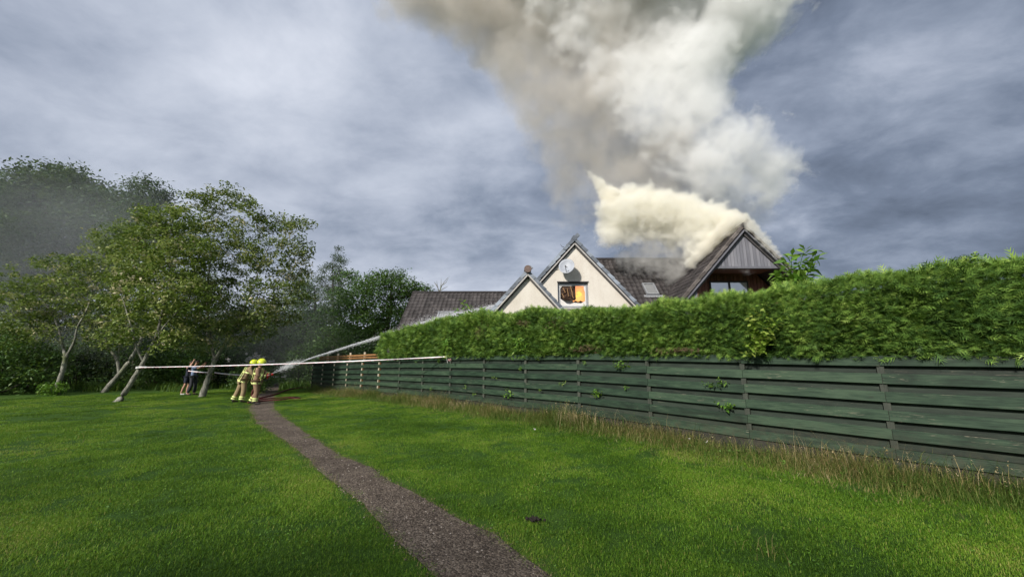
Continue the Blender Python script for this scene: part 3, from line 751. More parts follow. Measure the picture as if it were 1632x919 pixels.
def build_plants():
    # tall shrub standing above the hedge
    st = []
    for tx, ty, bx in ((1283, 394, 1262), (1250, 412, 1252), (1262, 402, 1258), (1297, 412, 1268), (1240, 432, 1250), (1285, 425, 1262), (1272, 440, 1260), (1302, 400, 1270), (1245, 445, 1253)):
        st.append((on_fence(bx, 475, -.5), on_fence(tx, ty, -.5+random.uniform(-.1, .1))))
    plant('shrub', 'leafy yellow-green shrub standing up above the hedge beside the grey gable', 'shrub', st, 'bush_leaf', .27, 24, None, .40, .15, 1.0, .012)
    st = [(on_fence(742, 510, -.2), on_fence(738, 478, -.2)), (on_fence(738, 512, -.2), on_fence(727, 492, -.2)), (on_fence(752, 512, -.2), on_fence(748, 486, -.2)), (on_fence(765, 512, -.15), on_fence(770, 490, -.15)), (on_fence(735, 512, -.1), on_fence(720, 505, -.1)), (on_fence(745, 512, -.1), on_fence(756, 495, -.1))]
    plant('shrub', 'pale leafy shoots poking out of the hedge top in front of the water jet', 'shrub', st, 'bush_leaf', .25, 15, None, .38, .1, 1.0, .012)
    st = [(on_fence(1215, 560, .20), on_fence(1215+dx, 520+dy, .42)) for dx, dy in ((-22, -25), (-12, -32), (5, -30), (20, -12), (30, -14), (-25, 5), (-28, 28), (0, 15), (15, 5), (-8, 36), (-20, -5), (10, -12), (-32, 45))]
    plant('climbing_shrub', 'yellow-green leaved shrub growing out through the hedge face', 'shrub', st, 'yellow_leaf', .15, 16, None, .52, .3, 1.0, .005, .9)
    st = [(on_fence(830, 540, .2), on_fence(820+dx, 556+dy, .40)) for dx, dy in ((-22, -6), (-15, 5), (0, 8), (12, 2), (18, -8), (-26, -16), (5, -14), (-6, 12), (22, 4))]
    plant('buddleia', 'long-leaved pale green shrub spilling over the fence top in mid hedge', 'shrub', st, 'bush_leaf', .22, 10, None, .26, .45, 1.0, .007)
    st = [(on_fence(712, 540, .2), on_fence(712+dx, 558+dy, .38)) for dx, dy in ((-8, 5), (0, 12), (8, 6), (-2, -6), (6, -12))]
    pr_ = plant('buddleia', 'leafy shoot with a pink flower hanging at the end of the tape', 'shrub', st, 'bush_leaf', .24, 9, None, .32, .5, 1.0, .007)
    fl = on_fence(717, 573, .32); V, F, t = leaf_quads(np.array(fl)+rng.normal(0, .03, (26, 3)), rng.uniform(.03, .07, 26), rng.random(26), .6)
    mesh_obj('flower', V, F, MATS['petal_pink'], pr_, attrs={'tint': t})
    spots = [(993, 586, 5, 17, 'thick bramble sprig at the top of the fence below mid hedge'), (995, 619, 3, 9, 'small bramble leaf sprig under the larger one in mid fence'),
             (1142, 612, 5, 17, 'bramble sprig pushing through the upper boards right of mid fence'), (1155, 650, 5, 16, 'low spreading bramble sprig on lower boards right of mid fence'),
             (952, 631, 5, 14, 'dark narrow nettle sprig on the lower boards of the fence'), (809, 630, 4, 13, 'bramble sprig low on the boards left of mid fence'),
             (700, 577, 3, 9, 'tiny leaf sprig hanging just below the tape end'), (828, 588, 3, 8, 'small leaf sprig high on the boards below the buddleia')]
    for px, py, n, r_, lab in spots:
        plant('bramble', lab, 'bramble', spray_stems(px, py, n, r_, .09), 'bush_leaf', r_*.0085*on_fence(px, py).y/F_PX*60, 7, 'bramble sprigs growing through the fence', .5, .35, .9, .003)
    thin = [(790, 602, 9), (745, 616, 10), (895, 610, 10), (935, 578, 6), (860, 572, 8), (755, 628, 8), (860, 622, 6), (690, 620, 8)]
    THIN = ['cypress sprig in the fence gap left of the low bramble sprig', 'cypress sprig low in the fence below the tape end', 'cypress sprig in the gap above the nettle sprig',
            'cypress sprig high under the top board right of the buddleia', 'cypress sprig under the top board just right of the buddleia', 'lowest cypress sprig, near the rough grass in mid fence', 'cypress sprig between the low bramble and the nettle sprig', 'farthest cypress sprig on the fence, beyond the tape end']
    for q, (px, py, r_) in enumerate(thin):
        st = []
        c = on_fence(px, py, .075); s_ = c.y/F_PX
        for i in range(3): st.append((c, c+Vector((FD[0], FD[1], 0))*random.uniform(-1, 1)*r_*s_+Vector((FN[0], FN[1], 0))*.05+Vector((0, 0, random.uniform(-.3, .3)*r_*s_))))
        plant('cypress_sprig', THIN[q], 'sprig', st, 'cypress', .07, 10, 'cypress sprigs in the fence gaps', .25, .1, .8, .003)
    # sprig sticking out of the hedge top far right
    st = [(on_fence(1520, 428, -.1), on_fence(1558, 404, -.1)), (on_fence(1520, 428, -.1), on_fence(1540, 409, -.1)), (on_fence(1525, 428, -.1), on_fence(1575, 408, -.1)), (on_fence(1515, 428, -.1), on_fence(1528, 412, -.1))]
    plant('cypress_shoot', 'unclipped feathery cypress shoot sticking up from the hedge top', 'shoot', st, 'cypress', .10, 34, None, .3, .0, .8, .004)
    # pale blossoms in the rough grass
    for px, py, lab in ((1388, 750, 'pink papery flower head in the straw under the fence'), (1415, 742, 'small pale flower just right of the pink papery flower head'), (1112, 703, 'highest but one of the pale flowers clustered below the fence'), (1120, 706, 'middle pale flower of the cluster in the rough grass'), (1129, 711, 'lowest pale flower of the cluster, nearest the lawn'), (1106, 698, 'highest pale flower of the cluster, nearest the boards'), (1100, 706, 'leftmost pale flower of the cluster in the rough grass'), (852, 690, 'lone pale flower beside the tallest straw tuft'), (1530, 752, 'pale flower in the dry straw at the near end of the fence')):
        c = onG(px, py+10); c.z = .12+float(hgt(c.x, c.y)); n = 9
        V, F, t = leaf_quads(np.array(c)+rng.normal(0, .011, (n, 3)), rng.uniform(.018, .038, n), rng.random(n), .7)
        r_ = empty('wild_flower', (c.x, c.y, 0), 0, label=lab, cat='flower', group='pale flowers in the rough grass')
        mesh_obj('petals', V, F, MATS['petal_pink' if 'pink papery flower head in' in lab else 'petal_white'], r_, attrs={'tint': t})
        MB().tube([(c.x, c.y, 0), (c.x+.01, c.y, c.z*.5), tuple(c)], .002, 4).build('stem', MATS['bush_leaf'], r_)
    # clod of soil
    c = onG(852, 832); b = MB()
    for i in range(26): b.ell((c.x+random.gauss(0, .035), c.y+random.gauss(0, .03), .022+random.uniform(0, .02)), (random.uniform(.008, .02),)*3, 6, 5)
    tag(b.build('soil_clod', MATS['soil']), 'dark crumbly clod of soil lying on the open lawn', 'soil')
build_plants()

# ------------------------------------------------------------------ houses
def tile_slope(name, O, U, D, lu, ld, parent, m='roof_tile', tw=.23, cr=.30, thick=.10):
    """interlocking tiled slope. O corner at the ridge, U unit vector along the ridge, D unit vector down the slope"""
    O, U, D = Vector(O), Vector(U).normalized(), Vector(D).normalized(); Nn = U.cross(D).normalized()
    if Nn.z < 0: Nn = -Nn
    nc = max(1, int(round(ld/cr))); nt = max(1, int(round(lu/tw))); per = 6
    V, F, T = [], [], []; cr = ld/nc; tw = lu/nt
    us = np.arange(nt*per+1)*tw/per; prof = .028*np.clip(np.cos(us/tw*2*math.pi), -.3, 1)
    Oa, Ua, Da, Na = map(np.array, (O, U, D, Nn))
    for c in range(nc):
        jt = rng.normal(0, .0035, nt*per+1); rowt = rng.random(nt)
        r0 = Oa+us[:, None]*Ua+(c*cr-.02)*Da+(prof+jt*.3)[:, None]*Na
        r1 = Oa+us[:, None]*Ua+((c+1)*cr)*Da+(prof+.026+jt)[:, None]*Na
        r2 = Oa+us[:, None]*Ua+((c+1)*cr)*Da+(prof-.01)[:, None]*Na
        b = len(V)*0+sum(len(v) for v in V); m_ = len(us)
        V += [r0, r1, r2]
        i = np.arange(m_-1)
        F += [np.stack([b+i, b+i+1, b+m_+i+1, b+m_+i], -1), np.stack([b+m_+i, b+m_+i+1, b+2*m_+i+1, b+2*m_+i], -1)]
        tt = rowt[np.minimum(np.arange(m_)//per, nt-1)]; T += [tt, tt, tt*.5]
    o = mesh_obj(name, np.concatenate(V), np.concatenate(F), MATS[m], parent, attrs={'tint': np.concatenate(T)}); tag(o, kind='stuff')
    # deck under the tiles
    k = MB(); P = [O, O+U*lu, O+U*lu+D*ld, O+D*ld]; k.prism([p-Nn*.03 for p in P], -Nn*thick); k.build('roof_deck', MATS['dark_trim'], parent)
    return o
_verge = None
def verge_tiles(p_top, p_bot, fwd, parent, step=.32, wd=.20, ht=.15, lift=.0, m='verge_tile'):
    """stepped verge tiles from apex to eave"""
    p0, p1 = Vector(p_top), Vector(p_bot); d = (p1-p0).normalized(); L = (p1-p0).length; n = int(L/step)
    sd = Vector(fwd); up = d.cross(sd).normalized()
    if up.z < 0: up = -up
    b = MB(); b.prism([(0, 0, -ht*.6), (step*1.12, 0, -ht*.6), (step*1.12, 0, ht*.62), (0, 0, ht*.30)], (0, wd, 0))
    me = fast_mesh('verge_tile', b.v, b.f, MATS[m])
    Rm = Matrix((d, sd, up)).transposed().to_4x4()
    for i in range(n):
        o = link('verge_tile', me, parent); M = Matrix.Translation(p0+d*(i*step+.10)+up*lift) @ Rm
        o.matrix_world = M; o.location = M.to_translation(); o.rotation_euler = M.to_euler()
def clad(name, poly_fn, x0, x1, Y, m, parent, bw=.125, th=.022, lean=0):
    """vertical boards; poly_fn(x) -> (zlow, zhigh)"""
    V, F, T = [], [], []; n = int((x1-x0)/bw); bw = (x1-x0)/n
    for i in range(n):
        a, b = x0+i*bw+.008, x0+(i+1)*bw-.008; la, ha = poly_fn(a); lb, hb = poly_fn(b)
        if ha <= la and hb <= lb: continue
        ha, hb = max(ha, la+.005), max(hb, lb+.005); k = len(V)
        V += [(a, Y, la), (b, Y, lb), (b, Y, hb), (a, Y, ha), (a, Y+th, la), (b, Y+th, lb), (b, Y+th, hb), (a, Y+th, ha)]
        F += [(k, k+1, k+2, k+3), (k, k+3, k+7, k+4), (k+1, k+5, k+6, k+2), (k, k+4, k+5, k+1)]; T += [random.random()]*8
    o = mesh_obj(name, V, F, MATS[m], parent, attrs={'tint': T}); return tag(o, kind='stuff')
def frame_rect(mb, x0, x1, z0, z1, y, t, d):
    mb.box((x0, y, z0), (x1, y+d, z0+t)); mb.box((x0, y, z1-t), (x1, y+d, z1))
    mb.box((x0, y, z0+t), (x0+t, y+d, z1-t)); mb.box((x1-t, y, z0+t), (x1, y+d, z1-t)); return mb
def roof_window(parent, ctr, U, D, wd, ht, glassm='sky_glass'):
    U, D = Vector(U).normalized(), Vector(D).normalized(); Nn = U.cross(D).normalized()
    if Nn.z < 0: Nn = -Nn
    c = Vector(ctr)+Nn*.05; b = MB(); t = .07
    for s in (-1, 1):
        b.bar(c+U*s*(wd/2)-D*ht/2, c+U*s*(wd/2)+D*ht/2, t, .12, up=Nn); b.bar(c-U*wd/2+D*s*ht/2, c+U*wd/2+D*s*ht/2, t, .12, up=Nn, ext=.04)
    f = b.build('roof_window', MATS['grey_metal'], parent)
    g = MB(); g.prism([c-U*wd/2-D*ht/2, c+U*wd/2-D*ht/2, c+U*wd/2+D*ht/2, c-U*wd/2+D*ht/2], Nn*.02); g.build('pane', MATS[glassm], f)
    fl = MB(); fl.bar(c-U*(wd/2+.18)+D*(ht/2+.12)-Nn*.02, c+U*(wd/2+.18)+D*(ht/2+.12)-Nn*.02, .16, .03, up=Nn); fl.build('flashing', MATS['grey_metal'], f)

def build_house():
    H = empty('house', (3, 17, 0), 0, label='cream harled house on fire with dark tiled roof, dish gable and grey boarded gable', cat='house')
    RZ = 7.0; RY = 19.2; pit = math.tan(R(47.5))
    sl_ = R(47.5); cs, sn = math.cos(sl_), math.sin(sl_)
    # ---- main range: ridge along X
    tile_slope('roof_tiles', (2.4, RY, RZ), (1, 0, 0), (0, -cs, -sn), 10.4, 5.2, H)
    tile_slope('roof_tiles', (2.4, RY, RZ), (1, 0, 0), (0, cs, -sn), 10.4, 5.2, H)
    rg = MB()
    for i in range(24):
        x = 2.4+i*.42; rg.tube([(x, RY, RZ-.02), (x+.41, RY, RZ-.02)], .115, 8)
    tag(rg.build('ridge_tiles', MATS['roof_tile'], H), kind='stuff')
    w_ = MB(); w_.prism([(2.7, 16.4, 0), (2.7, 22.0, 0), (2.7, 22.0, 3.9), (2.7, RY, RZ-.25), (2.7, 16.4, 3.9)], (9.7, 0, 0)); w_.build('wall', MATS['harling'], H)
    c = atY(1036, 463, 18.0)
    Yc = RY-(RZ-1.65)/1.0
    # intersection of the sight line with the roof plane Z = RZ - (RY-Y)*pit
    r = ray(1036, 462); t = (RZ-RY*pit-EYE)/(r[2]-r[1]*pit); P = Vector((r[0]*t, r[1]*t, EYE+r[2]*t)); print('skylight', P)
    roof_window(H, P, (1, 0, 0), (0, -cs, -sn), .50, .80)
    # ---- front gable with the burning window
    GX, GY = 2.76, 16.0; gt = 1.12; gl = math.atan(gt); gc, gs = math.cos(gl), math.sin(gl)
    wx0, wx1 = atY(889, 470, GY).x, atY(938, 470, GY).x; wz1, wz0 = atY(913, 450, GY).z, atY(913, 490, GY).z
    hw = 3.4
    front = MB(); th = .25; ez = RZ-.22
    def topz(x): return ez-abs(x-GX)*gt
    # wall built round the opening
    def slab(xa, xb, lo, hi=None):
        xs = sorted(set([xa, xb]+([GX] if xa < GX < xb else [])))
        up = [(x, GY, topz(x) if hi is None else hi) for x in reversed(xs)]
        front.prism([(xa, GY, lo), (xb, GY, lo)]+up, (0, th, 0))
    slab(GX-hw, wx0, 0); slab(wx1, GX+hw, 0); slab(wx0, wx1, 0, wz0); slab(wx0, wx1, wz1)
    front.build('gable_wall', MATS['harling'], H)
    for s in (-1, 1):
        d = (s*gc, 0, -gs)
        tile_slope('roof_tiles', (GX, GY-.10, RZ), (0, 1, 0), d, RY-GY+.2, 5.2 if s > 0 else 5.0, H)
        tip = Vector((GX, GY-.17, RZ+.0)); e = tip+Vector(d)*5.0
        verge_tiles(tip+Vector((0, 0, .03)), e, (0, 1, 0), H, .33, .20, .13)
        MB().bar(tip+Vector((0, .10, -.20)), e+Vector((0, .10, -.20)), .05, .17, up=(0, 1, 0)).build('barge_board', MATS['light_trim'], H)
        MB().bar(tip+Vector((0, .13, -.26)), e+Vector((0, .13, -.26)), .08, .05, up=(0, 1, 0)).build('soffit', MATS['dark_trim'], H)
    k = MB()
    for i in range(8): k.tube([(GX, GY-.19+i*.42, RZ+.05), (GX, GY-.19+i*.42+.41, RZ+.05)], .12, 8)
    tag(k.build('ridge_tiles', MATS['verge_slate'], H), kind='stuff')
    # window
    wn = frame_rect(MB(), wx0+.002, wx1-.002, wz0+.002, wz1-.002, GY+.10, .075, .08).build('window', MATS['grey_metal'], H)
    frame_rect(MB(), wx0+.08, wx1-.08, wz0+.08, wz1-.08, GY+.125, .045, .05).build('frame', MATS['white_frame'], wn)
    MB().box((wx0-.08, GY-.06, wz0-.07), (wx1+.08, GY+.10, wz0)).build('sill', MATS['light_trim'], wn)
    MB().box((wx0-.02, GY-.03, wz1), (wx1+.02, GY+.10, wz1+.05)).build('lintel', MATS['dark_trim'], wn)
    xm = atY(917, 470, GY).x
    # buckled charred curtain board hanging in the opening
    pl_ = [(894, 455), (900, 453.6), (908, 454), (917, 455), (917, 464), (917.5, 473), (918, 476), (916, 478.5), (908, 478), (899, 477), (893, 472), (892, 470), (894, 465), (892.5, 461)]
    pts = [atY(a, b, GY+.20) for a, b in pl_]; ctr = sum(pts, Vector())/len(pts); V = []; n = len(pts)
    V += [p+Vector((0, .02*math.sin(i*2.1), 0)) for i, p in enumerate(pts)]; V += [p*.5+ctr*.5+Vector((0, -.06+.03*math.sin(i*3.3), 0)) for i, p in enumerate(pts)]; V += [ctr+Vector((0, .02, 0))]
    F = [(i, (i+1) % n, n+(i+1) % n, n+i) for i in range(n)]+[(n+i, n+(i+1) % n, 2*n) for i in range(n)]
    V2 = [v+Vector((0, .03, 0)) for v in V]; F2 = [tuple(len(V)+q for q in f[::-1]) for f in F]
    cp = mesh_obj('charred_board', V+V2, F+F2, MATS['char_wood'], wn)
    sp = MB()
    for a, b, c_, d_ in ((897, 458, 901, 466), (904, 459, 906, 472), (909, 456, 913, 470), (896, 468, 899, 474), (911, 468, 914, 475)):
        sp.bar(atY(a, b, GY+.115), atY(c_, d_, GY+.115), .035, .02, up=(0, 1, 0))
    sp.build('scorched_strip', MATS['char_tan'], wn)
    # room behind: scorched walls and the fire in it
    rm = MB(); ry = GY+1.6; rx0, rx1, rz0, rz1 = wx0-.5, wx1+.5, wz0-.5, wz1+.2
    rm.box((rx0, GY+th+.003, rz0-.05), (rx1, ry, rz0)); rm.box((rx0, GY+th+.003, rz1), (rx1, ry, rz1+.05)); rm.box((rx0-.05, GY+th+.003, rz0), (rx0, ry, rz1)); rm.box((rx1, GY+th+.003, rz0), (rx1+.05, ry, rz1))
    rm.box((rx0, ry, rz0), (rx1, ry+.05, rz1))
    rm.build('room', MATS['burnt_white'], H)
    fb = MB(); fb.box((xm-.08, GY+.75, wz0-.1), (wx1+.35, GY+.8, wz1+.1)); fb.build('fire', MATS['fire_glow'], H)
    fl = MB()
    for i in range(7):
        q = atY(922+random.gauss(0, 2.2), 468+random.gauss(0, 2), GY+.6); r_ = random.uniform(.03, .07)
        fl.ell(q, (r_, r_*.5, r_*1.3), 8, 6)
    fl.build('flame', MATS['flame'], H, smooth=True)
    cu = MB(); cu.box((wx0+.10, GY+.42, wz0-.1), (xm-.05, GY+.45, wz1+.05)); cu.build('blind', MATS['blind_white'], H)
    gl_ = MB(); 
    for poly in ([(892, 453), (897, 453), (892, 462)], [(892, 475), (892, 486.5), (904, 486.5), (899, 480)], [(904, 486.5), (935, 486.5), (935, 478), (926, 483), (915, 482)], [(935, 453.5), (935, 472), (931, 462), (930, 455)]):
        gl_.prism([atY(a, b, GY+.145) for a, b in poly], (0, .008, 0))
    gl_.build('glass_shard', MATS['burnt_white'], wn)
    # satellite dish
    D = empty('satellite_dish', atY(903, 424, GY), 0, label='round grey satellite dish fixed high on the cream gable above the burning window', cat='satellite dish')
    dc = atY(903, 424, GY-.42); n_ = (Vector((-.30, -.9, .30))).normalized(); q_ = n_.to_track_quat('Z', 'Y').to_matrix()
    V, F = [], []; rr = .34
    for j in range(7):
        a = j/6
        for i in range(24):
            t = 2*math.pi*i/24; V.append(dc+q_ @ Vector((math.cos(t)*rr*a, math.sin(t)*rr*a*1.05, .10*a*a-.08)))
    V2 = [v-n_*.012 for v in V]
    for j in range(6):
        for i in range(24): F.append((j*24+i, j*24+(i+1) % 24, (j+1)*24+(i+1) % 24, (j+1)*24+i))
    m_ = len(V); F += [tuple(m_+x for x in f[::-1]) for f in F[:]]; F += [(6*24+i, 6*24+(i+1) % 24, m_+6*24+(i+1) % 24, m_+6*24+i) for i in range(24)]
    mesh_obj('dish', V+V2, F, MATS['dish_grey'], D, smooth=True)
    lf = dc+n_*.34-Vector((0, 0, .16)); MB().tube([dc-Vector((0, 0, .33))+n_*.02, lf], .014, 6).build('arm', MATS['dark_trim'], D)
    MB().tube([lf-n_*.04, lf+n_*.07-n_*.14], [.035, .028], 8).build('receiver', MATS['dark_trim'], D)
    MB().tube([dc-n_*.06, dc+Vector((0, .2, -.1)), Vector((dc.x, GY, dc.z-.15))], .02, 6).build('mount', MATS['dark_trim'], D)
    ca = [Vector((dc.x, GY-.012, dc.z-.15)), atY(893, 428, GY-.012), atY(884, 431, GY-.012), atY(874, 433, GY-.012), atY(868, 441, GY-.012)]
    MB().tube(ca, .009, 5).build('cable', MATS['dark_trim'], D)
    # small leftovers on the verge, left of the apex
    # ---- small gable in front
    SX, SY = atY(841, 432, 14.5).x, 14.5; SZ = atY(841, 433, SY).z; st = 1.13; a_ = math.atan(st); ac, as_ = math.cos(a_), math.sin(a_)
    g2 = MB(); g2.prism([(SX-2.3, SY, 0), (SX+2.3, SY, 0), (SX+2.3, SY, SZ-.2-2.3*st), (SX, SY, SZ-.2), (SX-2.3, SY, SZ-.2-2.3*st)], (0, .25, 0)); g2.build('gable_wall', MATS['harling'], H)
    for s in (-1, 1):
        d = (s*ac, 0, -as_)
        tile_slope('roof_tiles', (SX, SY-.06, SZ), (0, 1, 0), d, 4.6, 3.6, H, m='verge_slate')
        tip = Vector((SX, SY-.13, SZ)); e = tip+Vector(d)*3.5
        verge_tiles(tip+Vector((0, .04, .03)), e+Vector((0, .04, 0)), (0, 1, 0), H, .30, .16, .12)
        MB().bar(tip+Vector((0, 0, -.15)), e+Vector((0, 0, -.15)), .05, .12, up=(0, 1, 0)).build('barge_board', MATS['light_trim'], H)
        MB().bar(tip+Vector((0, .08, -.20)), e+Vector((0, .08, -.20)), .08, .04, up=(0, 1, 0)).build('soffit', MATS['dark_trim'], H)
    k = MB(); k.tube([(SX, SY-.20, SZ+.08), (SX, SY+.15, SZ+.06)], .145, 16)
    for i in range(10): k.tube([(SX, SY+.16+i*.42, SZ+.04), (SX, SY+.16+i*.42+.41, SZ+.04)], .12, 10)
    k.build('ridge_end', MATS['ridge_brown'], H)
    # ---- wing with the grey boarded gable
    WX, WY = 9.25, 14.4; WZ = atY(1182, 362, WY).z; wt = 1.10; b_ = math.atan(wt); bc, bs = math.cos(b_), math.sin(b_)
    zb = atY(1185, 424, WY).z; half = (WZ-.12-zb)/wt; print('wing', WZ, zb, half)
    clad('gable_boards', lambda x: (zb, WZ-.12-abs(x-WX)*wt), WX-half, WX+half, WY, 'grey_cladding', H)
    MB().prism([(WX-half+.02, WY+.024, zb+.02), (WX+half-.02, WY+.024, zb+.02), (WX, WY+.024, WZ-.15)], (0, .1, 0)).build('gable_backing', MATS['dark_trim'], H)
    MB().box((WX-half-.04, WY-.012, zb-.09), (WX+half+.04, WY+.14, zb-.002)).build('beam', MATS['grey_cladding'], H)
    # side panels below the beam, at the front plane
    xl = atY(1110, 450, WY).x; xr = 2*WX-xl
    clad('side_boards', lambda x: (2.3, min(zb-.10, WZ-.12-(WX-x)*wt)), WX-3.4, xl, WY, 'grey_cladding', H)
    clad('side_boards', lambda x: (2.3, min(zb-.10, WZ-.12-(x-WX)*wt)), xr, WX+3.4, WY, 'grey_cladding', H)
    zx = WZ-.32-(WX-xl)*wt; MB().box((xl-.02, WY+.03, 2.2), (xl+.06, WY+1.3, zx)).build('recess_wall', MATS['red_cladding'], H); MB().box((xr-.06, WY+.03, 2.2), (xr+.02, WY+1.3, zx)).build('recess_wall', MATS['red_cladding'], H)
    MB().box((WX-half-.02, WY+.15, zb-.02), (WX+half+.02, WY+1.35, zb+.05)).build('recess_ceiling', MATS['red_cladding'], H)
    BY = WY+1.30
    clad('back_boards', lambda x: (2.2, min(zb, WZ-.30-abs(x-WX)*wt)), xl, xr, BY, 'red_cladding', H, bw=.14); MB().box((xl, BY+.03, 0), (xr, BY+.1, zx)).build('recess_back', MATS['dark_trim'], H)
    MB().box((xl, WY, 2.2), (xr, BY, 2.5)).build('balcony_floor', MATS['grey_cladding'], H)
    MB().box((WX-3.3, WY+.12, 0), (WX+3.3, WY+.2, 2.3)).build('lower_wall', MATS['harling'], H)
    r1, r2 = atY(1132, 450, BY), atY(1189, 450, BY); zt, zl = atY(1160, 450.5, BY).z, 3.0; xmid = atY(1161, 450, BY).x
    wd = MB(); wd.box((r1.x, BY-.05, zt), (r2.x, BY-.002, zt+.07)); wd.box((r1.x-.06, BY-.05, zl), (r1.x, BY-.002, zt+.07)); wd.box((r2.x, BY-.05, zl), (r2.x+.06, BY-.002, zt+.07)); wd.box((xmid-.04, BY-.05, zl), (xmid+.04, BY-.002, zt)); 
    wn2 = wd.build('window', MATS['dark_trim'], H)
    for a, b in ((r1.x, xmid-.04), (xmid+.04, r2.x)): MB().box((a, BY-.03, zl), (b, BY-.006, zt)).build('pane', MATS['bright_pane'], wn2)
    rl = MB(); zr = atY(1150, 474, WY+.05).z; rl.bar((xl, WY+.06, zr), (xr, WY+.06, zr), .05, .05)
    for i in range(26):
        x = xl+(xr-xl)*i/25; rl.bar((x, WY+.06, 2.4), (x, WY+.06, zr-.03), .03, .03, up=(0, 1, 0))
    rl.build('balcony_rail', MATS['red_cladding'], H)
    for s in (-1, 1):
        d = (s*bc, 0, -bs)
        tile_slope('roof_tiles', (WX, WY-.10, WZ), (0, 1, 0), d, 5.5, 5.0, H, tw=.26)
        tip = Vector((WX, WY-.18, WZ)); e = tip+Vector(d)*4.9
        verge_tiles(tip+Vector((0, 0, .03)), e, (0, 1, 0), H, .36, .2, .09, m='verge_brown')
        MB().bar(tip+Vector((0, .08, -.17)), e+Vector((0, .08, -.17)), .05, .15, up=(0, 1, 0)).build('barge_board', MATS['grey_cladding'], H)
        MB().bar(tip+Vector((0, .13, -.29)), e+Vector((0, .13, -.29)), .07, .04, up=(0, 1, 0)).build('soffit', MATS['dark_trim'], H)
    k = MB()
    for i in range(13): k.tube([(WX, WY-.19+i*.42, WZ+.02), (WX, WY-.19+i*.42+.41, WZ+.02)], .12, 8)
    tag(k.build('ridge_tiles', MATS['roof_tile'], H), kind='stuff')
    # bird-like bits of slipped tile and a branch on the left verge
    b = MB(); a0 = atY(899, 394, GY-.3); b.tube([a0, a0+Vector((-.10, 0, .04)), a0+Vector((-.17, 0, .15))], [.014, .012, .004], 5); b.tube([a0+Vector((.12, 0, .10)), a0+Vector((.13, 0, .17))], [.014, .004], 5)
    b.build('slipped_tile', MATS['dark_trim'], H)
build_house()

def build_cottage():
    H = empty('cottage', (-3, 19, 0), 0, label='low neighbouring house with a dark pantiled roof and one skylight, left of the gables', cat='house')
    RY = 20.5; A = atY(658, 466, RY); RZ = A.z; sl_ = R(42); cs, sn = math.cos(sl_), math.sin(sl_); print('cottage', A)
    L = 8.2
    tile_slope('roof_tiles', A, (1, 0, 0), (0, -cs, -sn), L, 5.0, H, tw=.22)
    tile_slope('roof_tiles', A, (1, 0, 0), (0, cs, -sn), L, 5.0, H, tw=.22)
    k = MB()
    for i in range(int(L/.42)): k.tube([(A.x+i*.42, RY, RZ-.01), (A.x+i*.42+.41, RY, RZ-.01)], .10, 8)
    tag(k.build('ridge_tiles', MATS['roof_tile'], H), kind='stuff')
    pit = math.tan(sl_)
    MB().prism([(A.x+.2, RY-3.3, 0), (A.x+.2, RY+3.3, 0), (A.x+.2, RY+3.3, RZ-3.3*pit-.12), (A.x+.2, RY, RZ-.2), (A.x+.2, RY-3.3, RZ-3.3*pit-.12)], (L-.4, 0, 0)).build('wall', MATS['harling'], H)
    r = ray(713, 506); t = (RZ-RY*pit-EYE)/(r[2]-r[1]*pit); P = Vector((r[0]*t, r[1]*t, EYE+r[2]*t))
    roof_window(H, P, (1, 0, 0), (0, -cs, -sn), .95, .75)
build_cottage()

# ------------------------------------------------------------------ trees
def crown_leaves(lobes, n, size, clump=.35, shell=.55, aspect=.45, up=.5, tintm=.45, tints=.18, per=14, droop=0):
    """leaves in clumps spread through ellipsoid lobes (centre, (rx,ry,rz))"""
    vol = np.array([r[0]*r[1]*r[2] for _, r in lobes])**.67; cnt = (vol/vol.sum()*n/per).astype(int)+1
    Cs, Ts = [], []
    for (c, r), m in zip(lobes, cnt):
        d = rng.normal(0, 1, (m, 3)); d /= np.linalg.norm(d, axis=1)[:, None]
        rad = shell+(1-shell)*rng.random(m)**.6; rad *= rng.uniform(.8, 1.18, m)
        cc = np.array(c)+d*rad[:, None]*np.array(r)
        tt = np.clip(rng.normal(tintm, tints, m), 0, 1)
        k = rng.poisson(per, m)+2; idx = np.repeat(np.arange(m), k)
        off = rng.normal(0, 1, (len(idx), 3))*clump*np.array([1, 1, .55])
        Cs.append(cc[idx]+off); Ts.append(np.clip(tt[idx]+rng.normal(0, .11, len(idx)), 0, 1))
    c = np.concatenate(Cs); t = np.concatenate(Ts)
    dirs = rng.normal(0, 1, (len(c), 3)); dirs[:, 2] -= droop
    return leaf_quads(c, rng.uniform(.6, 1.25, len(c))*size, t, aspect, up, .2, dirs)
def curve_pts(a, b, n=6, sag=.12, wob=.05):
    a, b = Vector(a), Vector(b); L = (b-a).length; o = Vector((random.gauss(0, wob), random.gauss(0, wob), 0))*L
    return [a.lerp(b, i/(n-1))+o*math.sin(math.pi*i/(n-1))+Vector((0, 0, -sag*L*math.sin(math.pi*i/(n-1)))) for i in range(n)]
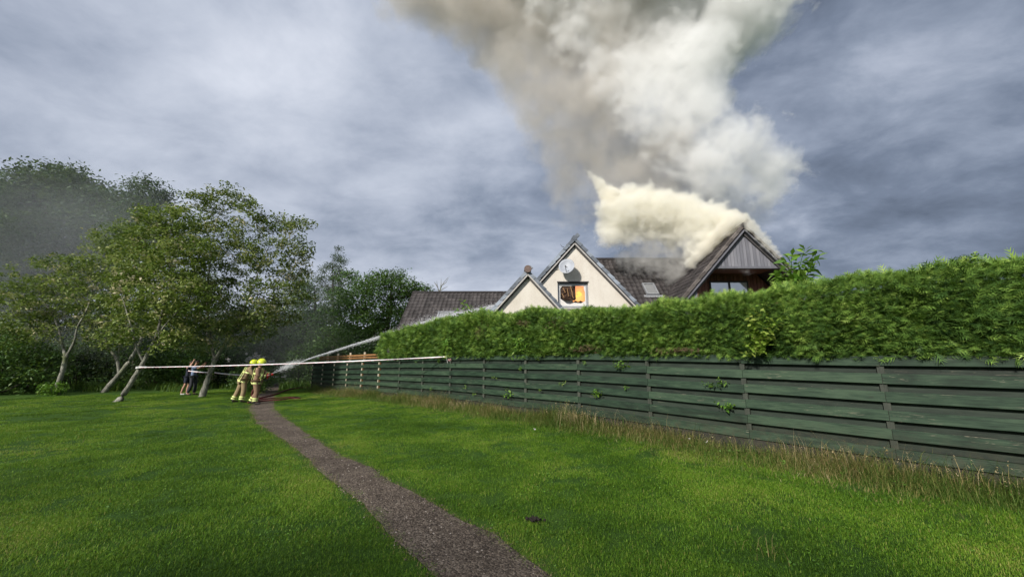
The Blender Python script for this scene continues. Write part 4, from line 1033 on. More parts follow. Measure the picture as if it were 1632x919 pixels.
def tree(name, label, base, trunks, lobes, n, size, leaf='near_leaf', bark='bark', twigs=5, group=None, cat='tree', root_r=.13, **kw):
    """trunks: list of polylines [(point, radius)...]; lobes: (centre, radii)"""
    T = empty(name, base, 0, label=label, cat=cat, group=group)
    b = MB(); ends = []
    for tr in trunks:
        P = [Vector(p) for p, _ in tr]; rr = [r for _, r in tr]
        # round the polyline off
        Q, Rr = [], []
        for i in range(len(P)-1):
            for s in range(4):
                f = s/4; p0, p1, p2, p3 = P[max(i-1, 0)], P[i], P[i+1], P[min(i+2, len(P)-1)]
                q = 0.5*((2*p1)+(p2-p0)*f+(2*p0-5*p1+4*p2-p3)*f*f+(3*p1-p0-3*p2+p3)*f**3); Q.append(q); Rr.append((rr[i]*(1-f)+rr[i+1]*f)*(.66 if name == 'lawn_tree' else 1))
        Q.append(P[-1]); Rr.append(rr[-1])
        Rr = [r*(1+.06*math.sin(i*2.3)+.04*math.sin(i*5.1)) for i, r in enumerate(Rr)]
        b.tube(Q, Rr, 10); ends += [(q, r) for q, r in zip(Q[len(Q)//3:], Rr[len(Q)//3:])]
    b.build('trunk', MATS[bark], T, smooth=True)
    br = MB()
    for c, r in lobes:
        c = Vector(c); e, er = min(ends, key=lambda q: (q[0]-c).length+(.8 if q[0].z > c.z else 0))
        P = curve_pts(e, c, 6, .08, .07); r0 = min(er*.55, .02+.012*(c-e).length*3)
        br.tube(P, [r0*(1-.7*i/5) for i in range(6)], 6)
        for j in range(twigs):
            d = Vector((random.gauss(0, 1), random.gauss(0, 1), random.gauss(.25, .8))).normalized()
            q = c+Vector((d.x*r[0], d.y*r[1], d.z*r[2]))*random.uniform(.75, 1.05); s0 = P[random.choice((3, 4, 5))]
            W = curve_pts(s0, q, 5, -.05, .08); br.tube(W, [r0*.35*(1-.75*i/4)+.003 for i in range(5)], 4)
    tag(br.build('branches', MATS[bark], T, smooth=True), kind='stuff')
    V, F, t = crown_leaves(lobes, n, size, **kw)
    tag(mesh_obj('crown', V, F, MATS[leaf], T, attrs={'tint': t}), kind='stuff')
    return T
def LB(Y, *L):
    """lobes from (px, py, radius px[, dY]) at distance Y"""
    o = []
    for l in L:
        dy = l[3] if len(l) > 3 else random.uniform(-.9, .9); y = Y+dy; s = y/F_PX/.95; c = atY(l[0], l[1], y); r = l[2]*s
        o.append((tuple(c), (r, r*1.05, r*.82)))
    return o
def TR(Y, *P):
    return [(atY(px, py, Y+dy), r) for px, py, r, dy in P]
def build_trees():
    Y1, Y2, Y3, Y4 = 20.7, 22.1, 17.0, 19.4
    # four leaning trees with pale bark on the lawn
    tree('lawn_tree', 'small leaning pale-barked tree with a round leafy clump at its foot, farthest left', onG(90, 629),
         [TR(Y1, (90, 632, .22, 0), (93, 612, .17, 0), (101, 588, .16, 0), (105, 567, .15, 0)), TR(Y1, (105, 569, .13, 0), (98, 545, .09, .1), (92, 520, .07, .2), (80, 495, .05, .3), (60, 470, .03, .4)),
          TR(Y1, (105, 569, .11, 0), (118, 545, .08, -.1), (124, 520, .06, -.2), (140, 490, .045, -.3), (150, 450, .03, 0)), TR(Y1, (101, 552, .06, 0), (82, 535, .04, .2), (60, 522, .03, .4), (38, 525, .02, .5))],
         LB(Y1, (20, 500, 34), (50, 480, 40), (90, 470, 42), (60, 440, 36), (110, 440, 38), (20, 535, 26), (45, 515, 30), (95, 505, 30), (140, 470, 36), (140, 510, 24), (5, 475, 30), (90, 420, 24), (130, 425, 26), (70, 528, 18)),
         11500, .17, 'near_leaf_bright', clump=.17, per=22, tints=.24)
    tree('lawn_tree', 'leaning forked pale-barked tree with ivy round its base, second from the left', onG(166, 625),
         [TR(Y2, (163, 628, .26, 0), (180, 608, .20, 0), (197, 588, .17, 0), (212, 566, .14, 0), (225, 540, .10, .2), (232, 505, .07, .3), (235, 450, .04, .4)),
          TR(Y2, (190, 597, .12, 0), (186, 572, .11, 0), (172, 552, .08, .1), (166, 530, .06, .2), (160, 490, .04, .2)), TR(Y2, (188, 574, .07, 0), (190, 550, .05, -.2), (186, 530, .03, -.3))],
         LB(Y2, (180, 500, 36), (210, 470, 40), (165, 455, 38), (200, 425, 40), (160, 410, 30), (235, 430, 38), (190, 385, 34), (225, 385, 32), (160, 500, 26), (150, 540, 16), (170, 375, 22), (240, 365, 22), (185, 540, 22), (205, 365, 20)),
         12500, .18, 'near_leaf_bright', clump=.18, per=22, tints=.24)
    tree('lawn_tree', 'strongly leaning pale trunk that the striped tape is tied to', onG(188, 641),
         [TR(Y3, (183, 644, .24, 0), (193, 634, .17, 0), (210, 608, .145, 0), (227, 580, .13, 0), (240, 555, .11, 0), (252, 525, .08, .1), (262, 480, .06, .2), (272, 420, .035, .2)),
          TR(Y3, (229, 577, .08, 0), (219, 555, .07, -.2), (212, 530, .05, -.3), (200, 490, .035, -.3), (190, 460, .02, -.3)), TR(Y3, (246, 540, .06, 0), (270, 510, .045, .3), (300, 480, .03, .4))],
         LB(Y3, (200, 520, 28), (235, 500, 34), (270, 510, 34), (215, 470, 36), (260, 460, 42), (300, 470, 36), (230, 420, 40), (280, 415, 42), (200, 440, 26), (250, 380, 36), (290, 370, 34), (215, 390, 24), (275, 345, 26), (240, 350, 22), (310, 400, 30), (290, 530, 20), (180, 530, 16), (255, 545, 20)),
         16000, .165, 'near_leaf_bright', clump=.16, per=22, tints=.24)
    tree('lawn_tree', 'tallest pale-barked lawn tree with a wide crown, right of the two onlookers', onG(323, 634),
         [TR(Y4, (321, 636, .27, 0), (326, 620, .20, 0), (334, 595, .165, 0), (343, 572, .16, 0)), TR(Y4, (343, 573, .12, 0), (337, 552, .10, .1), (335, 530, .08, .2), (330, 480, .06, .2), (335, 420, .045, .2), (345, 350, .025, .1)),
          TR(Y4, (343, 573, .13, 0), (355, 552, .09, -.1), (366, 535, .07, -.1), (385, 500, .055, -.2), (405, 450, .04, -.2), (425, 400, .025, 0)), TR(Y4, (372, 528, .05, 0), (410, 500, .04, .2), (450, 470, .025, .4), (480, 430, .015, .4))],
         LB(Y4, (320, 540, 30), (300, 500, 30), (345, 500, 38), (385, 520, 34), (420, 520, 30), (380, 470, 40), (430, 470, 36), (465, 440, 30), (330, 440, 42), (380, 410, 40), (430, 410, 38), (470, 390, 26), (345, 380, 40), (395, 360, 32), (440, 355, 24), (470, 360, 18), (310, 350, 32), (350, 325, 26), (368, 303, 14), (330, 310, 18), (385, 325, 16), (302, 313, 9), (485, 410, 14), (300, 410, 32), (450, 500, 24), (480, 475, 16), (320, 470, 30), (290, 450, 28), (488, 355, 10), (405, 300+30, 12)),
         25000, .175, 'near_leaf', clump=.18, per=24, tints=.24)
    # leafy base clumps
    for (px, py, r_, lab, Yq) in ((90, 629, 17, 'round leafy clump at the foot of the farthest left lawn tree', Y1-.4), (186, 622, 13, 'ivy and leaf clump at the foot of the second lawn tree', Y2-.3)):
        c = onG(px, py); s = Yq/F_PX
        T = empty('shrub', c, 0, label=lab, cat='shrub')
        V, F, t = crown_leaves([((c.x, c.y-.2, r_*s*.5), (r_*s, r_*s*.8, r_*s*.62))], 700, .13, clump=.1, per=8)
        mesh_obj('leaves', V, F, MATS['bush_leaf'], T, attrs={'tint': t})
        bb = MB(); [bb.tube([(c.x, c.y-.2, 0), (c.x+random.gauss(0, .2), c.y-.2+random.gauss(0, .2), .4)], .01, 4) for _ in range(6)]; bb.build('stem', MATS['bark'], T)
    # trees beyond
    def far(name, lab, Y, px, base_py, lobes, n, size, leaf='dark_leaf', r=.3, **kw):
        c = atY(px, base_py, Y); g = Vector((c.x, c.y, 0)); top = min(l[1] for l in lobes)
        mid = sum(l[0] for l in lobes)/len(lobes)
        tr = [[(g-Vector((0, 0, .3)), r), (atY((px+mid)/2, 520, Y)*1.0, r*.75), (atY(mid, (top+560)/2, Y), r*.45), (atY(mid, top+15, Y), r*.1)]]
        return tree(name, lab, g, tr, LB(Y, *lobes), n, size, leaf, 'dark_bark', 4, None, 'tree', **kw)
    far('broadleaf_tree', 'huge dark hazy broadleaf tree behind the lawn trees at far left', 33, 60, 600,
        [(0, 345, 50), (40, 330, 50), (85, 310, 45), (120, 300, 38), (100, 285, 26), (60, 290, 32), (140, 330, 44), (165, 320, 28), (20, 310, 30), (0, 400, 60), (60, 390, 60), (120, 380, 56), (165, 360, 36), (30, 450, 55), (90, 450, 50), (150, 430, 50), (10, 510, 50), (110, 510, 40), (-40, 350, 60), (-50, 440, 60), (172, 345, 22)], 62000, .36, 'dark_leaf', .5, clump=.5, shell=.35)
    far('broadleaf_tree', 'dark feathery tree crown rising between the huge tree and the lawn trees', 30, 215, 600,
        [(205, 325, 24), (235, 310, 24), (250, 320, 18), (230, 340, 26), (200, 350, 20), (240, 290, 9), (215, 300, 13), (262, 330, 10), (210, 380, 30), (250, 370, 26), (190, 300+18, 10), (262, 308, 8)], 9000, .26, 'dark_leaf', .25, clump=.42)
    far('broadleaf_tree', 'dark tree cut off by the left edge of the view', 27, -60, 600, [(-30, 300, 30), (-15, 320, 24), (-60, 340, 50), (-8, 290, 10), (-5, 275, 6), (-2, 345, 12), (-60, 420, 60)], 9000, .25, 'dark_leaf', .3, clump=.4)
    far('birch_tree', 'tall slim drooping birch spire behind the rounder trees', 36, 532, 590,
        [(540, 398, 5), (538, 410, 8), (532, 425, 11), (540, 440, 13), (530, 455, 15), (515, 430, 7), (512, 445, 9), (518, 465, 12), (540, 475, 18), (525, 500, 22), (545, 415, 6)], 9000, .17, 'birch_leaf', .2, clump=.22, droop=1.2)
    far('broadleaf_tree', 'broad rounded oak-like tree in front of the dark roofed cottage', 28, 610, 590,
        [(600, 455, 24), (625, 448, 20), (645, 455, 20), (660, 470, 16), (672, 462, 10), (640, 480, 28), (605, 490, 30), (570, 480, 26), (580, 455, 18), (655, 500, 18), (620, 520, 32), (580, 520, 30), (560, 500, 24), (650, 525, 20), (610, 440, 10), (682, 460, 6), (635, 438, 8)], 20000, .19, 'mid_leaf', .28, clump=.3)
    far('broadleaf_tree', 'mid green tree between the slim birch and the tall lawn tree', 30, 470, 590,
        [(455, 500, 26), (480, 470, 22), (500, 490, 26), (470, 520, 30), (500, 530, 30), (440, 530, 28), (520, 510, 22), (475, 445, 12), (555, 445, 14), (545, 470, 18), (560, 440, 8), (530, 540, 26), (490, 455, 12)], 17000, .2, 'mid_leaf', .25, clump=.32)
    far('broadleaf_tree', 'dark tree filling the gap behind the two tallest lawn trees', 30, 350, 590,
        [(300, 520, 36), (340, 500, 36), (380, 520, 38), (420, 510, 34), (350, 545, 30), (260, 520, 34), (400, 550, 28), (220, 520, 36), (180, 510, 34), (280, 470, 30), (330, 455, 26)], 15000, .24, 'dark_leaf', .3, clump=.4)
    # far-off wood closing the view beyond the hedgerow
    lo = [((x, 44+random.uniform(-2, 2)+max(0, (-x-20))*.1, z_), (3.4, 2.4, 2.3)) for x in np.arange(-75, -2, 3.0) for z_ in (.8, 2.8, 5.0+random.uniform(-.8, .8))]
    V, F, t = crown_leaves([(tuple(c), r) for c, r in lo], 42000, .42, clump=.6, shell=.5, per=10)
    W = MB()
    for x in np.arange(-76, -2, 4.0): W.ell((x, 45.5, 2.2), (3.6, 1.6, 4.2), 10, 7)
    V2 = np.array(W.v); Q = [f for f in W.f]
    w_ = mesh_obj('woodland', V, F, MATS['dark_leaf'], attrs={'tint': t}); tag(w_, kind='stuff')
    tag(W.build('wood_understorey', MATS['hedge_core']), kind='stuff')
    # unseen tree belt added behind the camera to shade the near lawn and fence end
    lo = [((x+random.uniform(-1, 1), -9.5-.35*x*.3+random.uniform(-1, 1), z_), (2.6, 2.0, 1.9)) for x in np.arange(-24, 16, 2.6) for z_ in (2.2, 4.4, 6.4+random.uniform(-.6, .8))]
    V, F, t = crown_leaves(lo, 26000, .34, clump=.5, shell=.35, per=10)
    tag(mesh_obj('shade_tree_belt', V, F, MATS['dark_leaf'], attrs={'tint': t}), kind='stuff')
    # bare dead branches above the cottage ridge
    T = empty('dead_tree', Vector((atY(700, 470, 25).x, 25, 0)), 0, label='bare leafless branches sticking up behind the cottage ridge', cat='tree')
    b = MB(); P = lambda a, c: atY(a, c, 25)
    b.tube([Vector((P(700, 470).x, 25, 0)), P(700, 480), P(700, 462)], [.16, .07, .045], 6)
    for q in (((700, 466), (704, 455), (708, 449), (714, 442)), ((702, 460), (703, 452), (703, 444)), ((700, 466), (697, 456), (696, 447)), ((700, 464), (708, 459), (714, 456)), ((698, 458), (694, 452), (692, 449)), ((705, 454), (711, 450), (716, 440))):
        b.tube([P(*a) for a in q], [.035*(1-.75*i/(len(q)-1)) for i in range(len(q))], 4)
    b.build('trunk', MATS['bark'], T)
    # hedgerow shrubs along the edge of the lawn
    rows = [(-8, 592, 46, 20.5, 'rounded bright-edged shrub at the far left edge of the lawn', 'mid_leaf'), (45, 594, 38, 22.5, 'dark shrub behind the farthest left trunk', 'mid_leaf'), (120, 595, 36, 26, 'dark shrub between the first and second lawn trunks', 'dark_leaf'),
            (190, 590, 38, 27, 'dark shrub behind the forked trunk', 'dark_leaf'), (250, 588, 38, 26, 'shrub behind the tape-tied trunk', 'mid_leaf'), (310, 592, 34, 25.5, 'green shrub behind the two onlookers', 'mid_leaf'), (370, 590, 34, 27, 'dark shrub behind the left firefighter', 'dark_leaf'),
            (425, 580, 34, 30, 'dark shrub behind the white blossom', 'dark_leaf'), (480, 592, 30, 29, 'dense dark bush where the path ends beside the fence', 'mid_leaf'), (530, 575, 32, 30, 'dark bush behind the far end of the fence', 'dark_leaf'), (590, 560, 30, 27, 'dark bush behind the orange rails', 'dark_leaf'), (-60, 575, 60, 22, 'tall shrub just outside the left edge of the lawn', 'mid_leaf')]
    for px, py, r_, Y, lab, lf in rows:
        c = atY(px, py, Y); s = Y/F_PX; rr = r_*s*1.15; T = empty('shrub', (c.x, c.y, 0), 0, label=lab, cat='shrub')
        lo = [((c.x+random.gauss(0, rr*.45), c.y+random.gauss(0, .4), z_*rr), (rr*.62, rr*.5, rr*.5)) for z_ in (.3, .35, .8, .9, 1.2, 1.35) for _ in (0, 1)]
        V, F, t = crown_leaves(lo, 5200, .17, clump=.2, shell=.6, per=10)
        tag(mesh_obj('leaves', V, F, MATS[lf], T, attrs={'tint': t}), kind='stuff')
        bb = MB(); [bb.tube(curve_pts((c.x, c.y, 0), l[0], 4), [.05, .04, .025, .01], 5) for l in lo]; bb.build('stem', MATS['dark_bark'], T)
    # long grass verge at the foot of the hedgerow
    n = 9000; px = rng.uniform(-60, 500, n); dd = rng.uniform(0, 1, n)
    b_ = np.array([onG(a, 622-8*q+3*math.sin(a*.05)) for a, q in zip(px, dd)]); b_[:, :2] += rng.normal(0, .25, (n, 2))
    keep = path_dist(b_[:, :2]) > 0; b_ = b_[keep]; n = len(b_)
    V, F, t = blades(b_, rng.uniform(.15, .65, n), rng.uniform(.2, .8, n), rng.uniform(.02, .04, n), np.clip(rng.normal(.12, .1, n), 0, .5))
    tag(mesh_obj('verge_grass', V, F, MATS['rough_blade'], attrs={'tint': t}), kind='stuff')
    # white blossom behind the firefighters
    Yb = 22.0; T = empty('blossom_shrub', (atY(415, 580, Yb).x, Yb, 0), 0, label='shrub with clusters of white blossom behind the firefighters\' helmets', cat='shrub')
    cs = [(396, 572, 4), (403, 571, 4), (408, 567, 4), (412, 570, 4), (416, 574, 4), (410, 575, 3), (394, 576, 3), (425, 578, 4), (430, 577, 3), (420, 570, 3), (436, 575, 1.5), (408, 563, 2), (364, 573, 2.5), (393, 563, 1.5)]
    c = np.concatenate([np.array(atY(a, b, Yb))+rng.normal(0, r_*Yb/F_PX*.45, (60, 3)) for a, b, r_ in cs])
    V, F, t = leaf_quads(c, rng.uniform(.04, .09, len(c)), rng.random(len(c)), .8); mesh_obj('blossom', V, F, MATS['petal_white'], T, attrs={'tint': t})
    c0 = atY(412, 590, Yb+.3); V, F, t = crown_leaves([((c0.x, c0.y+.2, .9), (1.2, .6, .8)), ((c0.x-.9, c0.y+.2, .8), (.8, .5, .7))], 2500, .13, clump=.2)
    mesh_obj('leaves', V, F, MATS['mid_leaf'], T, attrs={'tint': t}); MB().tube([(c0.x, c0.y, 0), (c0.x, c0.y, 1.6)], .04, 5).build('stem', MATS['dark_bark'], T)
    # post with white notice by the end of the path
    Yp = onG(454, 613).y; c = onG(454, 613)
    T = empty('marker_post', c, 0, label='short timber post with a small white notice where the far tape ends', cat='post')
    MB().box((c.x-.05, c.y-.05, 0), (c.x+.05, c.y+.05, 1.0)).build('post', MATS['pale_wood'], T)
    q = atY(455, 599, Yp-.07); MB().box((q.x-.10, q.y-.012, q.z-.11), (q.x+.10, q.y+.012, q.z+.11)).build('notice', MATS['sign_white'], T)
    g = onG(446, 613); MB().box((g.x-.04, g.y-.04, 0), (g.x+.04, g.y+.04, .9)).build('post', MATS['dark_bark'], T)
build_trees()

# ------------------------------------------------------------------ people
def skin(name, verts, edges, radii, m, parent, sub=1):
    """one continuous surface grown along a skeleton; radii (rx, ry) or r per vertex"""
    me = bpy.data.meshes.new(name); me.from_pydata([tuple(v) for v in verts], edges, []); me.update()
    o = bpy.data.objects.new(name, me); C.objects.link(o); o.parent = parent
    md = o.modifiers.new('skin', 'SKIN'); md.use_smooth_shade = True; md.branch_smoothing = .6
    sv = me.skin_vertices[0].data
    for i, r in enumerate(radii): sv[i].radius = (r, r) if not hasattr(r, '__len__') else r
    sv[0].use_root = True
    ss = o.modifiers.new('sub', 'SUBSURF'); ss.levels = ss.render_levels = sub
    me.materials.append(MATS[m]); return o
def lerp3(a, b, t): return Vector(a).lerp(Vector(b), t)
def add_hand(vs, es, rs, wrist_i, wrist, d, palm_n, curl=.9, s=1.0):
    """palm and five bent fingers; d hand direction, palm_n palm normal"""
    d = Vector(d).normalized(); pn = (Vector(palm_n)-d*Vector(palm_n).dot(d)).normalized(); sd = d.cross(pn)
    def av(p, r, fr):
        vs.append(Vector(p)); rs.append(r); es.append((fr, len(vs)-1)); return len(vs)-1
    w = Vector(wrist); pm = av(w+d*.05*s, .026*s, wrist_i)
    for j, (o, L) in enumerate(((-.027, .066), (-.009, .076), (.010, .072), (.027, .056))):
        k0 = w+d*.085*s+sd*o*s; a = av(k0, .0105*s, pm); c1 = curl*.6
        p1 = k0+(d*math.cos(c1)+pn*math.sin(c1))*L*.5*s; a = av(p1, .0095*s, a)
        c2 = curl*1.5; p2 = p1+(d*math.cos(c2)+pn*math.sin(c2))*L*.5*s; av(p2, .008*s, a)
    t0 = w+d*.03*s-sd*.034*s; a = av(t0, .013*s, pm); a = av(t0+(d*.7-sd*.5+pn*.5)*.035*s, .011*s, a); av(t0+(d*.9-sd*.2+pn*.9)*.062*s, .009*s, a)
def person(label, loc, rz, J, top, topm, legm, kit, group=None, sleeves='long', short=False, hairm='hair', scale=1.0, handm='skin', shoe='boot'):
    """J: joints in the figure's own frame (+x forward, +y its left, z up)"""
    P = empty('person', loc, rz, label=label, cat='person', group=group); P.scale = (scale,)*3
    J = {k: Vector(v) for k, v in J.items()}
    vs, es, rs = [], [], []
    def av(p, r, fr=None):
        vs.append(Vector(p)); rs.append(r); 
        if fr is not None: es.append((fr, len(vs)-1))
        return len(vs)-1
    pel = av(J['pelvis'], (.13, .11)); wst = av(lerp3(J['pelvis'], J['chest'], .45), (.125, .10), pel); ch = av(J['chest'], (.155, .115), wst); nk0 = av(lerp3(J['chest'], J['neck'], .7), (.09, .08), ch)
    nk = av(J['neck'], .055, nk0); hdir = (J['head']-J['neck']).normalized()
    h1 = av(J['neck']+hdir*.05, .055, nk); fw = J.get('face', Vector((1, 0, 0))).normalized()
    h2 = av(J['head']-hdir*.05+fw*.012, (.068, .075), h1); h3 = av(J['head']+hdir*.03, (.078, .092), h2); av(J['head']+hdir*.09, (.055, .065), h3)
    for s in 'RL':
        sh = av(J['sh'+s], .062, ch if False else nk0); e_ = av(J['el'+s], .043, sh); f_ = av(lerp3(J['el'+s], J['ha'+s], .4), .040, e_); wr = av(J['ha'+s], .028, f_)
        hd = J.get('hd'+s, J['ha'+s]-J['el'+s]); add_hand(vs, es, rs, wr, J['ha'+s], hd, J.get('pn'+s, Vector((0, 0, -1))), J.get('curl', Vector((.9, 0, 0)))[0])
        hp = av(J['hip'+s], .088, pel); kn = av(J['kn'+s], .058, hp); cf = av(lerp3(J['kn'+s], J['an'+s], .35)+Vector((-.02, 0, 0)), .056, kn); an = av(J['an'+s], .038, cf)
        t = J.get('toe'+s, J['an'+s]+Vector((.17, 0, -.05))); av(lerp3(J['an'+s], t, .5)-Vector((0, 0, .015)), .038, an); av(t, .028, len(vs)-1)
    body = skin('body', vs, es, rs, 'skin', P, 1)
    # features of the head
    side = fw.cross(hdir).normalized(); H_ = J['head']
    f = MB(); f.add([H_+fw*.088+hdir*.022, H_+fw*.112-hdir*.022, H_+fw*.085-hdir*.028+side*.016, H_+fw*.085-hdir*.028-side*.016], [(0, 2, 1), (0, 1, 3), (1, 2, 3), (0, 3, 2)]); f.build('nose', MATS['skin'], P, world=False)
    e = MB(); [e.ell(H_+fw*.083+side*(q*.03)+hdir*.018, (.010,)*3, 6, 5) for q in (-1, 1)]; e.build('eyes', MATS['boot'], P, world=False)
    e = MB(); e.bar(H_+fw*.086-hdir*.052-side*.022, H_+fw*.086-hdir*.052+side*.022, .008, .008); e.build('mouth', MATS['char_tan'], P, world=False)
    for q in (-1, 1): MB().ell(H_+side*(q*.080), (.018, .012, .028), 8, 6).build('ear', MATS['skin'], P, world=False)
    # clothes: own skins over the body
    def cloth(name, chain_list, m, sub=1):
        v2, e2, r2 = [], [], []
        for ch_ in chain_list:
            fr = ch_[0]; idx = fr
            for p, r in ch_[1:]:
                v2.append(Vector(p)); r2.append(r)
                if idx is not None: e2.append((idx, len(v2)-1))
                idx = len(v2)-1
        return skin(name, v2, e2, r2, m, P, sub)
    g = .03 if kit else .016
    end = .97 if sleeves == 'long' else .42
    def arm(s):
        if sleeves == 'long': return [3, (J['sh'+s], .072+g), (lerp3(J['sh'+s], J['el'+s], .5), .056+g), (J['el'+s], .052+g), (lerp3(J['el'+s], J['ha'+s], .5), .046+g), (lerp3(J['el'+s], J['ha'+s], .93), .040+g)]
        return [3, (J['sh'+s], .070+g), (lerp3(J['sh'+s], J['el'+s], .45), .056+g), (lerp3(J['sh'+s], J['el'+s], .8), .058+g)]
    hem = J.get('hem', lerp3(J['pelvis'], J['chest'], -.18))
    cloth(top, [[None, (hem, (.165+g, .125+g)), (lerp3(J['pelvis'], J['chest'], .3), (.15+g, .115+g)), (J['chest'], (.175+g, .13+g)), (lerp3(J['chest'], J['neck'], .62), (.12+g, .095+g)), (lerp3(J['chest'], J['neck'], .95), (.06+g, .06+g))], arm('R'), arm('L')], topm)
    def leg(s, n0):
        if short: return [0, (J['hip'+s], .105+g), (lerp3(J['hip'+s], J['kn'+s], .5), .092+g), (lerp3(J['hip'+s], J['kn'+s], .85), .088+g)]
        return [0, (J['hip'+s], .098+g), (lerp3(J['hip'+s], J['kn'+s], .5), .082+g), (J['kn'+s], .070+g), (lerp3(J['kn'+s], J['an'+s], .5), .066+g), (lerp3(J['kn'+s], J['an'+s], .92), .060+g)]
    cloth('shorts' if short else 'trousers', [[None, (J['pelvis']+Vector((0, 0, .04)), (.15+g, .11+g))], leg('R', 0), leg('L', 0)], legm)
    for s in 'RL':
        t = J.get('toe'+s, J['an'+s]+Vector((.17, 0, -.05))); a_ = J['an'+s]
        cloth('boot' if kit else 'shoe', [[None, (a_+Vector((0, 0, .05 if kit else -.01)), .058 if kit else .045), (a_+Vector((0, 0, -.045)), .052), (lerp3(a_, t, .55)+Vector((0, 0, -.022)), .048), (t+Vector((.01, 0, -.002)), .036)]], shoe)
    return P, J
def ring(P, c, axis, r, h, m, name='reflective_band', n=18, sq=(1, 1)):
    """a band round a limb"""
    ax = Vector(axis).normalized(); u = ax.orthogonal().normalized() if abs(ax.z) < .7 else (Vector((1, 0, 0))-ax*ax.x).normalized(); v = ax.cross(u)
    V, F = [], []
    for k, (dz, rr) in enumerate(((-h/2, r), (h/2, r), (h/2, r-.012), (-h/2, r-.012))):
        for i in range(n):
            t = 2*math.pi*i/n; V.append(Vector(c)+ax*dz+u*math.cos(t)*rr*sq[0]+v*math.sin(t)*rr*sq[1])
    for k in range(4):
        for i in range(n): F.append((k*n+i, k*n+(i+1) % n, ((k+1) % 4)*n+(i+1) % n, ((k+1) % 4)*n+i))
    return mesh_obj(name, V, F, MATS[m], P, smooth=False, world=False)
def helmet(P, J, m='hi_yellow'):
    H_ = J['head']; fw = J.get('face', Vector((1, 0, 0))).normalized(); up = (J['head']-J['neck']).normalized(); up = (up-fw*up.dot(fw)).normalized(); sd = fw.cross(up)
    M = Matrix((fw, sd, up)).transposed(); V, F = [], []; n, mm = 20, 8
    for j in range(mm+1):
        th = math.pi*.60*j/mm
        for i in range(n):
            ph = 2*math.pi*i/n; r = .150*math.sin(th)*(1+.10*(math.cos(ph) > -.2)*(j == mm)+.12*math.cos(ph)*-.5)
            V.append(H_+up*.035+M @ Vector((r*1.12*math.cos(ph), r*.95*math.sin(ph), .150*math.cos(th)+(.02 if j < mm and abs(math.sin(ph)) < .25 else 0))))
    for j in range(mm):
        for i in range(n): F.append((j*n+i, (j+1)*n+i, (j+1)*n+(i+1) % n, j*n+(i+1) % n))
    k = len(V); V += [H_+up*.035+(v-H_-up*.035)*.92 for v in V]; F += [tuple(k+q for q in f[::-1]) for f in F[:]]; F += [(mm*n+i, mm*n+(i+1) % n, k+mm*n+(i+1) % n, k+mm*n+i)[::-1] for i in range(n)]
    h = mesh_obj('helmet', V, F, MATS[m], P, smooth=True, world=False)
    ring(h, H_+up*.005, up, .155, .022, 'silver', 'trim_band', sq=(1.05, .92))
    b = MB(); b.ell(H_+fw*.11+up*.03, (.05, .095, .035), 10, 6, M=M); o = b.build('visor', MATS['visor'], h, smooth=True, world=False)
    b = MB(); b.ell(H_-fw*.05-up*.07, (.075, .085, .07), 10, 7, M=M); b.build('neck_curtain', MATS['kit_tan'], P, smooth=True, world=False)
def kit_bands(P, J, wide=True):
    ax = J['chest']-J['pelvis']
    hem = J.get('hem'); ring(P, hem+ax.normalized()*.02, ax, .208, .065, 'hi_vis', sq=(.84, 1.05))
    ring(P, J['chest']+Vector((0, 0, -.06)), ax, .210, .05, 'hi_vis', sq=(.84, 1.12))
    a = ax.normalized()
    back = (Vector((-1, 0, 0))+a*a.x).normalized()
    for q, sgn in ((-.11, 1), (.11, 1)):
        for b_, s_ in ((back, .168), (-back, .168)):
            MB().bar(hem+a*.03+b_*s_*1.0+Vector((0, q, 0)), J['chest']+a*.16+b_*(s_-.03)+Vector((0, q*.9, 0)), .05, .012, up=b_).build('reflective_band', MATS['hi_vis'], P, world=False)
    for s in 'RL':
        d = J['ha'+s]-J['el'+s]; ring(P, lerp3(J['el'+s], J['ha'+s], .45), d, .082, .06, 'hi_vis'); ring(P, lerp3(J['el'+s], J['ha'+s], .92), d, .074, .04, 'hi_vis')
        d = J['an'+s]-J['kn'+s]; ring(P, lerp3(J['kn'+s], J['an'+s], .66), d, .101, .05, 'hi_vis'); ring(P, lerp3(J['kn'+s], J['an'+s], .86), d, .099, .05, 'hi_vis')
def glove(P, J):
    for s in 'RL':
        d = (J.get('hd'+s, J['ha'+s]-J['el'+s])).normalized(); v2, e2, r2 = [J['ha'+s]-d*.02], [], [.034]
        add_hand(v2, e2, r2, 0, J['ha'+s], d, J.get('pn'+s, Vector((0, 0, -1))), 1.3, 1.12)
        skin('glove', v2, e2, [r*1.25 if not hasattr(r, '__len__') else r for r in r2], 'glove', P, 1)
